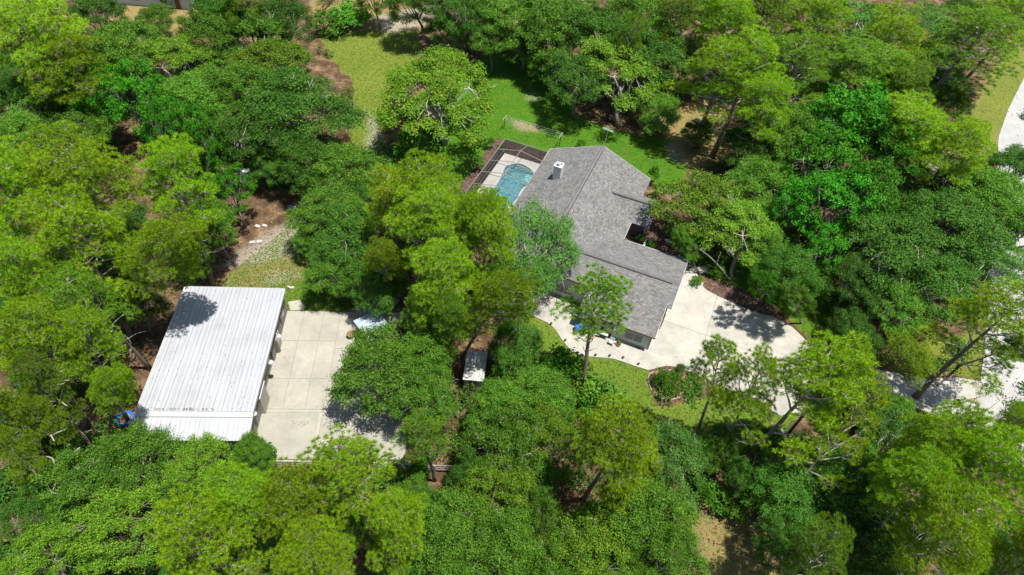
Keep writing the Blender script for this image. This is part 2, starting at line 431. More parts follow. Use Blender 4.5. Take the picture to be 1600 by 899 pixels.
for c in ([(575, 175), (600, 180), (605, 260), (575, 262), (565, 220)], [(585, 25), (690, 0), (700, 30), (620, 55), (590, 55)], [(1035, 220), (1070, 222), (1075, 255), (1050, 265)],
          [(325, 425), (360, 395), (400, 372), (450, 340), (520, 345), (505, 400), (430, 412), (350, 425)], [(400, 425), (470, 420), (480, 440), (420, 450)],
          [(1420, 210), (1540, 270), (1500, 330), (1460, 300)]):
    paint(2, c, .62)
paint(2, [(785, 178), (850, 195), (850, 212), (800, 208)], .46); paint(3, [(785, 178), (860, 195), (860, 215), (795, 212)], .8); paint(0, [(790, 180), (850, 195), (850, 210), (800, 208)], .42); paint(2, [(812, 142), (855, 142), (855, 162), (820, 165)], .46)
for _ in range(2):
    z2 = zone.copy()
    z2[1:-1, 1:-1] = (zone[1:-1, 1:-1]*2+zone[:-2, 1:-1]+zone[2:, 1:-1]+zone[1:-1, :-2]+zone[1:-1, 2:])/6; zone = z2
uneven = np.zeros_like(GX)
V = np.stack([GX, GY, uneven], -1).reshape(-1, 3)
idx = np.arange(nx*ny).reshape(ny, nx)
F = np.stack([idx[:-1, :-1], idx[:-1, 1:], idx[1:, 1:], idx[1:, :-1]], -1).reshape(-1, 4)
HY = math.radians(-19.0); hE = np.array([math.cos(HY), math.sin(HY)]); hN = np.array([-math.sin(HY), math.cos(HY)]); HO = at(1008.5, 558.5)[:2]
POOL = smooth_poly([(-24.3, 25.0), (-25.9, 25.2), (-27.2, 23.8), (-27.0, 21.8), (-26.8, 19.5), (-27.1, 16.6), (-25.6, 14.8), (-23.9, 15.3), (-23.2, 17.6), (-23.3, 20.0), (-22.9, 22.3), (-23.2, 24.2)], 6)
_lx = (GX-HO[0])*hE[0]+(GY-HO[1])*hE[1]; _ly = (GX-HO[0])*hN[0]+(GY-HO[1])*hN[1]
hole = np.zeros(_lx.shape, bool)
for ox in (-.3, 0, .3):
    for oy in (-.3, 0, .3): hole |= inpoly(_lx+ox, _ly+oy, POOL)
F = F[~hole.ravel()[F].any(1)]
far = [(-3000, -3000), (3000, -3000), (3000, 3000), (-3000, 3000)]
fv = [(-3000, -3000, 0), (3000, -3000, 0), (3000, 3000, 0), (-3000, 3000, 0)]
nb = len(V); V = np.vstack([V, fv])
c00, c10, c11, c01 = idx[0, 0], idx[0, -1], idx[-1, -1], idx[-1, 0]
F = np.vstack([F, [(nb, nb+1, c10, c00), (nb+1, nb+2, c11, c10), (nb+2, nb+3, c01, c11), (nb+3, nb, c00, c01)]])
me = tri_mesh('ground', V, F, 'ground')
ca = me.color_attributes.new('zones', 'FLOAT_COLOR', 'POINT')
ca.data.foreach_set('color', np.vstack([zone.reshape(-1, 4), np.zeros((4, 4))]).astype(np.float32).ravel())
ground = link(bpy.data.objects.new('ground', me)); tag(ground, 'woodland floor of pine straw with lawns and sandy patches', None, None, 'structure')

# ------------------------------------------------------------------ paving
BY = math.radians(5.6); HY = math.radians(-19.0)
bE = np.array([math.cos(BY), math.sin(BY)]); bN = np.array([-math.sin(BY), math.cos(BY)])
hE = np.array([math.cos(HY), math.sin(HY)]); hN = np.array([-math.sin(HY), math.cos(HY)])
HO = at(1008.5, 558.5)[:2]
def bw(e, n): return tuple(e*bE+n*bN)            # barn axes to world
def tob(px, py, h=0): p = at(px, py, h)[:2]; return float(p@bE), float(p@bN)
def toh(px, py, h=0): p = at(px, py, h)[:2]-HO; return float(p@hE), float(p@hN)

yardslab = thing('concrete_yard', None, None); yardslab['kind'] = 'structure'
yardslab['label'] = 'pale concrete yard beside the white roofed barn'
e0 = -20.9; n_n = tob(455, 487)[1]; n_s = tob(450, 719)[1]
cols = [e0+.02, -18.1, -16.2, -13.9]
ej = [-20.6, tob(466, 534)[0], tob(498, 534)[0], tob(525, 534)[0]]
rows = [n_n, tob(470, 534)[1], tob(470, 593)[1], tob(470, 641)[1]]
G = .03
for i in range(3):
    for j in range(3):
        p = [bw(ej[i]+G, rows[j+1]+G), bw(ej[i+1]-G, rows[j+1]+G), bw(ej[i+1]-G, rows[j]-G), bw(ej[i]+G, rows[j]-G)]
        sheet('concrete_panel', p, .01, .1, 'slab', yardslab)
sheet('concrete_panel', [bw(ej[0]+G, n_s), bw(ej[3]-.35, n_s), bw(ej[3]-.35, rows[3]-.38), bw(ej[0]+G, rows[3]-.38)], .01, .1, 'slab', yardslab)
sheet('concrete_band', [bw(ej[0]+G, rows[3]-.36), bw(ej[3]-G, rows[3]-.36), bw(ej[3]-G, rows[3]-G), bw(ej[0]+G, rows[3]-G)], .01, .104, 'slab_edge', yardslab)
sheet('concrete_band', [bw(ej[3]-.33, n_s), bw(ej[3]-G, n_s), bw(ej[3]-G, rows[3]-.38), bw(ej[3]-.33, rows[3]-.38)], .01, .104, 'slab_edge', yardslab)
rr = [n_n, rows[1]-1, rows[2], rows[3], n_s]
for j in range(4):
    for a, b2 in ((ej[3]+G, ej[3]+3.6), (ej[3]+3.64, ej[3]+8.6)):
        sheet('concrete_panel', [bw(a, rr[j+1]+.02), bw(b2, rr[j+1]+.02), bw(b2, rr[j]-.02), bw(a, rr[j]-.02)], .01, .1, 'slab', yardslab)
sheet('joint_bed', [bw(-22.8, n_s+.05), bw(ej[3]+8.5, n_s+.05), bw(ej[3]+8.5, n_n-.05), bw(-22.8, n_n-.05)], .005, .07, 'joint', yardslab)
ap = ground_pts([(548, 486), (590, 456), (625, 470), (600, 500), (572, 492)])
sheet('concrete_panel', ap, .01, .094, 'slab', yardslab)
pad = ground_pts([(450, 473), (468, 470), (477, 480), (474, 486), (454, 486)])
o = sheet('step_pad', pad, .01, .08, 'slab_edge', yardslab)

drive_px = [(1060, 400), (1078, 406), (1092, 436), (1108, 455), (1160, 480), (1204, 494), (1238, 513), (1262, 536), (1300, 556), (1340, 573), (1420, 588), (1500, 592), (1535, 598), (1545, 690), (1500, 668), (1440, 642), (1390, 628), (1340, 622), (1280, 640), (1220, 650), (1150, 615), (1095, 590), (1062, 575), (1040, 573), (1012, 580), (1000, 560), (1000, 500)]
dpoly = ground_pts(drive_px)
drive = thing('driveway', None, None); drive['kind'] = 'structure'; drive['label'] = 'wide pale concrete driveway running from the garage to the street'
he0 = [toh(*q)[0] for q in ((1000, 500), (1150, 520), (1240, 560), (1340, 590), (1440, 610), (1600, 640))]
cuts = [-3, 5.6, 11.6, 17.2, 23, 29, 35, 60]
for i in range(len(cuts)-1):
    a, b2 = cuts[i], cuts[i+1]
    o0 = float(HO@hE)
    p = clip_poly(ccw(dpoly), hE[0], hE[1], o0+a+.03); p = clip_poly(p, -hE[0], -hE[1], -(o0+b2-.03)) if p else p
    if i < 2:
        nm = float(HO@hN)+6.0
        for sgn in (1, -1):
            q = clip_poly(p, sgn*hN[0], sgn*hN[1], sgn*nm+.03) if len(p) > 2 else p
            if len(q) > 2: sheet('concrete_panel', q, .01, .1, 'drive', drive)
    elif len(p) > 2: sheet('concrete_panel', p, .01, .1, 'drive', drive)
sheet('joint_bed', [tuple(np.array(p)*.999+np.mean(dpoly, 0)*.001) for p in dpoly], .005, .075, 'joint', drive)
walk_px = smooth_poly([(1013, 580), (985, 571), (958, 562), (925, 559), (898, 553), (880, 535), (860, 509), (820, 489), (785, 462), (765, 436)], 5, False)+[(770, 410), (905, 482), (1010, 555)]
wk = sheet('walkway', ground_pts(walk_px), .01, .108, 'drive'); tag(wk, 'curved pale concrete walk along the front of the house', None, None, 'structure')
street = sheet('street', ground_pts([(1602, 118), (1575, 172), (1560, 215), (1556, 300), (1550, 400), (1545, 480), (1532, 596), (1540, 700), (1600, 760), (1750, 760), (1750, 118)]), .008, .06, 'road')
tag(street, 'pale residential street crossing the right edge', None, None, 'structure')

# ------------------------------------------------------------------ barn
barn = thing('barn', 'long metal barn with white ribbed roof and taupe walls beside the concrete yard', 'barn', (0, 0, 0), BY)
bW, bEe = -30.35, -20.45      # wall planes (barn axes)
bNn = tob(451.5, 485.6)[1]; rN = tob(446, 454, 4)[1]
rS = tob(390, 643.5, 4.15)[1]; lS = tob(385, 690, 3.3)[1]
wS = lS+.35
EAV = 4.0
def ribbed(name, x0, x1, y0, z0_, y1, z1_, mat, parent, pitch=.42, ribh=.055):
    """ribbed sheet: ribs run along y"""
    m = MB(); xs = []; x = x0
    while x < x1-.01:
        for dx, hh in ((0, 0), (.30, 0), (.33, ribh), (.39, ribh)):
            if x+dx < x1: xs.append((x+dx, hh))
        x += pitch
    xs.append((x1, 0))
    vs = []; fs = []
    for xx, hh in xs: vs += [(xx, y0, z0_+hh), (xx, y1, z1_+hh), (xx, y0, z0_-.05), (xx, y1, z1_-.05)]
    for i in range(len(xs)-1):
        a = i*4; fs += [(a, a+4, a+5, a+1), (a+2, a+3, a+7, a+6), (a, a+2, a+6, a+4), (a+1, a+5, a+7, a+3)]
    fs += [(0, 1, 3, 2), (len(vs)-4, len(vs)-2, len(vs)-1, len(vs)-3)]
    m.add(vs, fs); return m.build(name, mat, parent)
rx0, rx1 = -30.45, -19.95
roof = thing('roof', None, None); roof.parent = barn
# panels of the main roof: four courses of long ribbed sheets, each a little different
nrow = 7; xs_ = np.linspace(rx0, rx1, 13)
yb = np.linspace(rN, rS, nrow+1)
zr = lambda y: EAV + .20*math.sin(PI*(rN-y)/(rN-rS))*0 + .45*(1-abs((y-(rN+rS)/2)/((rN-rS)/2)))*0 + .02
for j in range(3):
    y1_, y0_ = rN-(rN-rS)*j/3, rN-(rN-rS)*(j+1)/3
    for i in range(6):
        a = rx0+(rx1-rx0)*i/6; b2 = rx0+(rx1-rx0)*(i+1)/6
        dz = .012*((i+j) % 2)
        ribbed('roof_sheet', a, b2-.008, y0_-(.06 if j < 2 else 0), EAV+.16-.02*j+dz-.02, y1_, EAV+.18-.02*j+dz, 'barn_roof', roof, .2917)
lean = thing('lean_to_roof', None, None); lean.parent = barn
for i in range(6):
    a = rx0+(rx1-rx0)*i/6; b2 = rx0+(rx1-rx0)*(i+1)/6
    ribbed('roof_sheet', a, b2-.008, lS, 3.35, rS-.55, 3.92, 'lean_roof', lean, .2917)
MB().box(rx0, rx1, rS-.56, rS+.05, 3.95, 4.06).build('flashing', 'barn_trim', barn)
MB().box(rx1, rx1+.09, rS-.1, rN, EAV-.12, EAV+.19).build('eave_trim', 'barn_trim', barn)
MB().box(rx0-.09, rx0, rS-.1, rN, EAV-.12, EAV+.19).build('eave_trim', 'barn_trim', barn)
MB().box(rx0, rx1, rN, rN+.08, EAV-.12, EAV+.19).build('eave_trim', 'barn_trim', barn)
MB().add([(rx1, lS, 3.2), (rx1+.08, lS, 3.2), (rx1+.08, rS-.1, 3.8), (rx1, rS-.1, 3.8), (rx1, lS, 3.42), (rx1+.08, lS, 3.42), (rx1+.08, rS-.1, 4.08), (rx1, rS-.1, 4.08)],
         [(0, 3, 2, 1), (4, 5, 6, 7), (0, 1, 5, 4), (1, 2, 6, 5), (2, 3, 7, 6), (3, 0, 4, 7)]).build('eave_trim', 'barn_trim', barn)
def siding(name, p0, p1, z0_, z1_, mat, parent, pitch=.3, d=.035, t=.12):
    """vertical ribbed siding from p0 to p1, outside on the right hand"""
    p0 = np.array(p0, float); p1 = np.array(p1, float); L = np.linalg.norm(p1-p0); e = (p1-p0)/L; n_ = np.array([e[1], -e[0]])
    m = MB(); k = int(L/pitch); k = max(k, 1); pr_ = []
    for i in range(k):
        a = i*L/k
        for f_, o_ in ((0, 0), (.55, 0), (.65, d), (.9, d)): pr_.append((a+f_*L/k, o_))
    pr_.append((L, 0))
    vs = []; fs = []
    for a, o_ in pr_:
        q = p0+e*a+n_*o_; r_ = p0+e*a-n_*t
        vs += [(*q, z0_), (*q, z1_), (*r_, z0_), (*r_, z1_)]
    for i in range(len(pr_)-1):
        a = i*4; fs += [(a, a+4, a+5, a+1), (a+2, a+3, a+7, a+6), (a+1, a+5, a+7, a+3)]
    fs += [(0, 1, 3, 2), (len(vs)-4, len(vs)-2, len(vs)-1, len(vs)-3)]
    m.add(vs, fs); return m.build(name, mat, parent)
ET = 3.85
dn = {k: tob(*v)[1] for k, v in dict(w1=(446, 508), d1a=(441, 537), d1b=(437, 553), o1=(433, 566), o2=(418, 622), s1=(417, 625), s2=(411, 648)).items()}
siding('east_wall', (bEe, wS), (bEe, dn['s2']), .1, ET-.75, 'barn_wall', barn)
siding('east_wall', (bEe, dn['s2']+.02), (bEe, dn['s1']), .1, ET, 'barn_wall', barn)
siding('east_wall', (bEe, dn['o1']), (bEe, bNn), .1, ET, 'barn_wall', barn)
MB().box(bEe-.1, bEe+.02, dn['o2'], dn['o1'], 3.05, ET).build('door_header', 'barn_wall', barn)
ov = thing('overhead_door', None, None); ov.parent = barn
for k in range(6):
    MB().box(bEe-.24, bEe-.18+(.01*(k % 2)), dn['s1']+.05, dn['o1']-.02, .12+k*.49, .12+k*.49+.47).build('door_panel', 'barn_wall', ov)
siding('sliding_door', (bEe+.42, dn['s2']), (bEe+.42, dn['s1']+.1), .14, 2.9, 'barn_door', barn, .28, .05, .38)
MB().box(bEe-.02, bEe+.5, dn['s2']-.1, dn['s1']+.3, 2.9, 2.98).build('door_track', 'barn_trim', barn)
pd = MB().box(bEe+.03, bEe+.30, dn['d1b'], dn['d1a'], .12, 2.35).build('entry_door', 'barn_door', barn)
MB().box(bEe+.30, bEe+.33, dn['d1b']+.3, dn['d1a']-.3, 1.2, 2.1).build('door_window', 'white_trim', pd)
wn = MB().box(bEe+.03, bEe+.09, dn['w1']-.75, dn['w1']+.75, 1.1, 2.3).build('window', 'dark', barn)
MB().box(bEe+.09, bEe+.11, dn['w1']+.02, dn['w1']+.68, 1.2, 2.2).build('pane', 'white_trim', wn)
MB().box(bEe+.09, bEe+.11, dn['w1']-.68, dn['w1']-.04, 1.2, 2.2).build('pane', 'glass', wn)
siding('south_wall', (bW, wS), (bEe, wS), 0, 3.15, 'barn_wall', barn)
siding('north_wall', (bEe, bNn), (bW, bNn), 0, ET, 'barn_wall', barn)
siding('west_wall', (bW, bNn), (bW, rS-.3), 0, ET, 'barn_wall', barn)
siding('west_wall', (bW, rS-.32), (bW, wS), 0, ET-.8, 'barn_wall', barn)

r_l = np.random.default_rng(31)
nl_ = 80; lx_ = np.concatenate([r_l.uniform(rx0+.3, rx1-3.5, nl_), r_l.uniform(rx0+.1, rx1-.2, 90)]); ly_ = np.concatenate([rS+.08+np.abs(r_l.normal(size=nl_))*.12, r_l.uniform(rS, rN-.3, 90)])
lv = []; lf = []
for i_, (a, b) in enumerate(zip(lx_, ly_)):
    t_ = r_l.uniform(0, PI); c_, s_ = .07*math.cos(t_), .07*math.sin(t_); z_ = EAV+.27
    lv += [(a-c_, b-s_, z_), (a-s_*.4, b+c_*.4, z_+.01), (a+c_, b+s_, z_), (a+s_*.4, b-c_*.4, z_+.01)]; lf.append((i_*4, i_*4+3, i_*4+2, i_*4+1))
mlit = MB(); mlit.add(lv, lf); o = mlit.build('fallen_leaves', 'mulch', barn); o['kind'] = 'stuff'
def lamp(px, py, h, label):
    e, n = tob(px, py, h); p = bw(e, n)
    t = thing('wall_lamp', label, 'lamp', (p[0], p[1], h), BY, 'white dome lamps on the barn wall')
    MB().lathe([(.06, .2), (.10, .18), (.17, .10), (.28, .0), (.29, -.05), (.27, -.05), (.15, .08), (.05, .15)], sides=20).build('shade', 'white_trim', t, True)
    d = e-bEe
    MB().tube([(0, 0, .19), (-.05, 0, .33), (-.25*d, 0, .40), (-.6*d, 0, .3), (-d, 0, .05)], .022, 6).build('arm', 'galv', t)
    MB().tube([(-d+.03, 0, .05), (-d-.02, 0, .05)], .08, 10).build('wall_plate', 'galv', t)
    MB().lathe([(.05, -.08), (.07, -.02), (.04, .08)], sides=10).build('bulb', 'white_trim', t)
lamp(435, 525.6, 3.3, 'white dome lamp by the small door near the north end of the barn wall')
lamp(423, 566.5, 3.3, 'white dome lamp over the wide shaded door of the barn')
lamp(397, 647, 3.3, 'white dome lamp south of the sliding barn door, nearest the lean-to')

# ------------------------------------------------------------------ house
house = thing('house', 'grey shingled ranch house with white chimney and attached garage wing', 'house', (HO[0], HO[1], 0), HY)
Z0 = 2.8
def slope(name, quad, th=.14):
    """roof plane: quad eave-left, eave-right, ridge-right, ridge-left (local xyz); UV in metres"""
    q = [np.array(p, float) for p in quad]
    n = np.cross(q[1]-q[0], q[2]-q[0]); n /= np.linalg.norm(n)
    if n[2] < 0: n = -n
    lo = [p-n*th for p in q]; k = len(q)
    me = bpy.data.meshes.new(name)
    fs = [tuple(range(k)), tuple(range(2*k-1, k-1, -1))]+[(i, k+i, k+(i+1) % k, (i+1) % k) for i in range(k)]
    me.from_pydata([tuple(p) for p in q+lo], [], fs); me.update()
    me.materials.append(MAT['shingle'])
    uvl = me.uv_layers.new(name='UVMap'); e = (q[1]-q[0]); e /= np.linalg.norm(e); g = np.cross(n, e)
    for l in me.loops:
        v = np.array(me.vertices[l.vertex_index].co); uvl.data[l.index].uv = (float(v@e), float(v@g))
    bm = bmesh.new(); bm.from_mesh(me); bmesh.ops.recalc_face_normals(bm, faces=bm.faces); bm.to_mesh(me); bm.free()
    o = link(bpy.data.objects.new(name, me), house); return o
def ridgecap(p, q, mat='ridge', w=.16, parent=None, pieces=True):
    p = np.array(p, float); q = np.array(q, float); L = np.linalg.norm(q-p); d = (q-p)/L; s = np.cross(d, (0, 0, 1)); s /= np.linalg.norm(s)
    m = MB(); a = p; b = q
    m.add([a-s*w-(0, 0, .07), a+(0, 0, .07), a+s*w-(0, 0, .07), b-s*w-(0, 0, .07), b+(0, 0, .07), b+s*w-(0, 0, .07)], [(0, 3, 4, 1), (1, 4, 5, 2), (0, 1, 2), (3, 5, 4)])
    return m.build('ridge_cap', mat, parent or house)
# main block
mW, mE, mR, mS, mN, mZ = -22.0, -7.3, -14.65, 11.7, 27.2, 5.85
sW = slope('roof', [(mW, mN, Z0), (mW, mS, Z0), (-20.3, mS, Z0+(-20.3-mW)*.4150), (-20.3, 7.0, Z0+(-20.3-mW)*.4150), (mR, 7.0, mZ), (mR, mN, mZ)])
sE = slope('roof', [(mE, 7.0, Z0), (mE, mN, Z0), (mR, mN, mZ), (mR, 7.0, mZ)])
ridgecap((mR, 9.5, mZ+.02), (mR, mN, mZ+.02), 'ridge', .2, sW)
# narrow dark strip beside the cap, on one side of each ridge
m = MB().box(mR+.22, mR+.30, 10, mN-.5, mZ-.1, mZ-.02); m.build('ridge_strip', 'ridge_dark', sW)
# garage wing
gR, gZ, gNn, gS1, gS0 = 7.2, 5.45, 14.1, 3.1, .6
kS = (gZ-Z0)/(gNn-gR)
zS = lambda n: gZ-abs(n-gR)*kS
sN = slope('roof', [(.9, gNn, Z0), (-20.6, gNn, Z0), (-20.6, gR, gZ), (.9, gR, gZ)])
sS = slope('roof', [(-20.6, 5.0-1.4, zS(3.6)), (-8.6, 3.6, zS(3.6)), (-8.6, gR, gZ), (-20.6, gR, gZ)])
sS2 = slope('roof', [(-8.6, 4.2, zS(4.2)), (.9, 4.2, zS(4.2)), (.9, gR, gZ), (-8.6, gR, gZ)])
sS3 = slope('roof', [(-8.6, gS0, zS(gS0)), (.3, gS0, zS(gS0)), (.3, 4.2, zS(4.2)), (-8.6, 4.2, zS(4.2))])
ridgecap((-14.6, gR, gZ+.02), (.9, gR, gZ+.02), 'ridge', .18, sN)
MB().box(-14.6, .1, gR-.36, gR-.23, gZ-.2, gZ-.05).build('ridge_strip', 'ridge_dark', sN)
# entry wing gable
eR, eZ, eN_, eS_ = 20.35, 4.4, 23.3, 17.5
kE = (eZ-Z0)/(eN_-eR)
e1 = slope('roof', [(-5.0, eN_, Z0), (-12.5, eN_, Z0), (-12.5, eR, eZ), (-5.0, eR, eZ)])
e2 = slope('roof', [(-12.5, eS_, Z0), (-5.0, eS_, Z0), (-5.0, eR, eZ), (-12.5, eR, eZ)])
ridgecap((-11.5, eR, eZ+.02), (-5.0, eR, eZ+.02), 'ridge', .15, e1)
MB().box(-11, -5.8, eR-.30, eR-.18, eZ-.18, eZ-.04).build('ridge_strip', 'ridge_dark', e1)
# low roof linking main block and garage wing on the entry side
# walls
def wallbox(x0, x1, y0, y1, z1, name='wall'):
    return MB().box(x0, x1, y0, y1, 0, z1).build(name, 'stucco', house)
def wallpoly(pts, name='wall'):
    """vertical wall between successive (x,y,z_top) with thickness .2 inwards (left of travel)"""
    for (a, b) in zip(pts[:-1], pts[1:]):
        pa = np.array(a[:2]); pb = np.array(b[:2]); d = (pb-pa)/np.linalg.norm(pb-pa); n_ = np.array([-d[1], d[0]])*.2
        m = MB(); q = [pa, pb, pb+n_, pa+n_]; zt = [a[2], b[2], b[2], a[2]]
        m.add([(*p, 0) for p in q]+[(*p, z) for p, z in zip(q, zt)], [(0, 3, 2, 1), (4, 5, 6, 7), (0, 1, 5, 4), (1, 2, 6, 5), (2, 3, 7, 6), (3, 0, 4, 7)])
        m.build(name, 'stucco', house)
r_ = .16
wallpoly([(-8.2, 1.0-.02, zS(1)-r_), (0, .98, zS(1)-r_), (0, 4.5, zS(4.5)-r_)])
wallpoly([(.5, 4.5, zS(4.5)-r_), (.5, gR, gZ-r_), (.5, gNn-.45, zS(gNn-.45)-r_), (-7.0, gNn-.45, zS(gNn-.45)-r_)])
MB().box(0, .5, 4.5, 4.7, 0, zS(4.6)-r_).build('wall', 'stucco', house)
wallpoly([(-8.2, 4.2, zS(4.2)-r_), (-8.2, 1.0, zS(1)-r_)])
wallpoly([(-20.2, 4.2, zS(4.2)-r_), (-8.2, 4.2, zS(4.2)-r_)])
wallpoly([(-20.2, 13.6, zS(13.6)-r_), (-20.2, gR, gZ-r_), (-20.2, 4.2, zS(4.2)-r_)])
wallpoly([(mW+.5, mN-.4, Z0), (mW+.5, mS, Z0)])
kM = (mZ-Z0)/(mR-mW)
wallpoly([(mE-.5, mN-.4, Z0), (mR, mN-.4, mZ-r_), (mW+.5, mN-.4, Z0)])
wallpoly([(mE-.5, mS, Z0), (mE-.5, mN-.4, Z0)])
wallpoly([(-5.5, eS_+.4, Z0-.05), (-5.5, eR, eZ-r_), (-5.5, eN_-.4, Z0-.05), (-7.8, eN_-.4, Z0-.05)])
wallpoly([(-7.8, eS_+.4, Z0-.05), (-5.5, eS_+.4, Z0-.05)])
MB().box(-7.0, -4.7, 14.3, 17.3, .02, .16).build('porch_floor', 'court_shade', house)  # near-black floor colour stands in for the court's shade
ed = MB().box(-7.7, -5.6, eS_+.30, eS_+.38, .18, 2.6).build('entry_door', 'glass', house)  # door glass covers the lit wall, its dark tone drawing the recess's shade
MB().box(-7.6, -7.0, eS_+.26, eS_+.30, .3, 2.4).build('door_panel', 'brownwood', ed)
MB().box(-5.3, -4.9, 14.5, 14.7, .16, 2.3).build('entry_post', 'white_trim', house)
MB().box(-5.0, -4.75, 14.6, 17.6, 0, .9).build('low_wall', 'white_trim', house)
# fascia and gutters
def fascia(p, q, mat='brown_fascia', w=.05, hh=.18, name='fascia'):
    p = np.array(p, float); q = np.array(q, float); d = (q-p); d2 = d[:2]/np.linalg.norm(d[:2]); n_ = np.array([d2[1], -d2[0], 0])*w
    lo = np.array([0, 0, hh])
    MB().add([p-lo, q-lo, q-lo+n_, p-lo+n_, p, q, q+n_, p+n_], [(0, 3, 2, 1), (4, 5, 6, 7), (0, 1, 5, 4), (1, 2, 6, 5), (2, 3, 7, 6), (3, 0, 4, 7)]).build(name, mat, house)
fascia((-8.6, gS0, zS(gS0)+.01), (.3, gS0, zS(gS0)+.01))
fascia((-20.6, 3.6, zS(3.6)+.01), (-8.62, 3.6, zS(3.6)+.01))
fascia((.3, gS0, zS(gS0)), (.3, 4.2, zS(4.2)), 'white_trim', .04)
fascia((.9, 4.2, zS(4.2)), (.9, gR, gZ), 'white_trim', .04); fascia((.9, gR, gZ), (.9, gNn, Z0), 'white_trim', .04)
fascia((.9, gNn, Z0), (-7, gNn, Z0), 'white_trim'); fascia((mE, 14.2, Z0), (mE, eS_, Z0), 'white_trim')
fascia((-5.0, eS_, Z0), (-5.0, eR, eZ), 'white_trim', .04); fascia((-5.0, eR, eZ), (-5.0, eN_, Z0), 'white_trim', .04)
fascia((mE, mN, Z0), (mR, mN, mZ), 'white_trim', .04); fascia((mR, mN, mZ), (mW, mN, Z0), 'white_trim', .04)
fascia((mW, mN, Z0), (mW, mS, Z0), 'white_trim'); fascia((mW, mS, Z0), (mR, mS, mZ), 'brown_fascia', .04)
# openings on the garage front wall
def opening(x0, x1, z0_, z1_, y=.98, name='window'):
    f = MB()
    for a in ((x0-.07, x0, z0_-.07, z1_+.07), (x1, x1+.07, z0_-.07, z1_+.07), (x0, x1, z1_, z1_+.07), (x0, x1, z0_-.07, z0_)):
        f.box(a[0], a[1], y-.05, y+.01, a[2], a[3])
    o = f.build(name, 'white_trim', house)
    MB().box(x0, x1, y-.02, y+.0, z0_, z1_).build('pane', 'glass', o)
    MB().box((x0+x1)/2-.025, (x0+x1)/2+.025, y-.045, y-.02, z0_, z1_).build('mullion', 'white_trim', o)
opening(-2.9, -1.0, .9, 1.9); opening(-5.8, -4.4, .2, 2.1, name='sliding_door')
opening(-12.5, -10.4, .9, 2.0, 4.18); opening(-17.5, -15.5, .2, 2.1, 4.18, 'sliding_door')
# garage doors on the drive side
for y0_, y1_ in ((5.1, 8.0), (9.2, 12.1)):
    gd = thing('garage_door', None, None); gd.parent = house
    for k in range(4):
        MB().box(.5, .56+.01*(k % 2), y0_, y1_, .12+k*.53, .12+k*.53+.5).build('door_panel', 'white_trim', gd)
# chimney
ch = thing('chimney', None, None); ch.parent = house
c0, c1 = -18.95, -17.95; cn0, cn1 = 19.4, 20.6
m = MB()
for a in ((c0, c1, cn0, cn0+.16), (c0, c1, cn1-.16, cn1), (c0, c0+.16, cn0+.16, cn1-.16), (c1-.16, c1, cn0+.16, cn1-.16)): m.box(*a, 3.6, 6.25)
m.build('chimney_stack', 'chimney_white', ch)
MB().box(c0+.16, c1-.16, cn0+.16, cn1-.16, 5.9, 5.95).build('flue_floor', 'dark', ch)
MB().box(c0-.06, c1+.06, cn0-.06, cn1-.55, 6.25, 6.33).build('chimney_cap', 'white_trim', ch)
MB().lathe([(.2, 6.0), (.2, 6.6), (.26, 6.62), (.26, 6.7)], (c0+c1)/2, cn0+.4, 14).build('flue', 'galv', ch, True)
MB().box(c0-.08, c1+.08, cn0-.12, cn1+.1, 3.9, 4.12).build('flashing', 'dark', ch)
for x_, y_, s_ in ((-11.0, 15.7, .07), (-9.5, 24.0, .05), (-12.3, 20.8, .05)):
    z_ = mZ-abs(x_-mR)*kM
    MB().lathe([(s_, z_-.1), (s_, z_+.3), (s_*.6, z_+.32)], x_, y_, 10).build('vent_pipe', 'white_trim', house)

# antenna on the north gable
p = HO+hE*(mR+.15)+hN*(mN+.1)
an = thing('television_antenna', 'thin mast antenna with a crossbar standing at the north gable of the house', 'antenna', (p[0], p[1], 0), HY)
MB().tube([(0, 0, 0), (0, 0, 8.4)], .035, 8).build('mast', 'galv', an)
MB().tube([(-.75, .15, 8.4), (.75, -.15, 8.4)], .06, 6).build('crossbar', 'galv', an)
for k in range(7):
    x_ = -.66+k*.22
    MB().tube([(x_-.02, -.28-.02*k, 8.44), (x_+.02, .28+.02*k, 8.44)], .012, 4).build('element', 'galv', an)

# ------------------------------------------------------------------ pool and cage
pool = thing('swimming_pool', 'turquoise kidney shaped swimming pool inside the screen cage', 'pool', (HO[0], HO[1], 0), HY)
pl = POOL
def scalep(pts, d):
    c = np.mean(pts, 0); out = []
    P = np.array(ccw(pts)); n = len(P)
    for i in range(n):
        t = P[(i+1) % n]-P[i-1]; t /= np.linalg.norm(t)+1e-9; out.append(tuple(P[i]+np.array([t[1], -t[0]])*d))
    return out
pl = ccw(pl)
def ring(name, a, b, z0_, z1_, mat, parent):
    n = len(a); m = MB()
    m.add([(*p, z1_) for p in a]+[(*p, z1_) for p in b]+[(*p, z0_) for p in a]+[(*p, z0_) for p in b],
          [(i, n+i, n+(i+1) % n, (i+1) % n) for i in range(n)]+[(i, (i+1) % n, 2*n+(i+1) % n, 2*n+i) for i in range(n)]+[(n+i, 3*n+i, 3*n+(i+1) % n, n+(i+1) % n) for i in range(n)])
    return m.build(name, mat, parent)
cop = ring('coping', pl, scalep(pl, .32), -.1, .17, 'white_trim', pool)
n = len(pl); m = MB(); m.add([(*p, .13) for p in pl]+[(*p, -1.5) for p in pl], [(i, n+i, n+(i+1) % n, (i+1) % n) for i in range(n)]+[tuple(range(n, 2*n))]); m.build('basin', 'plaster', pool)
wt = sheet('water', pl, -.02, .02, 'water', pool)
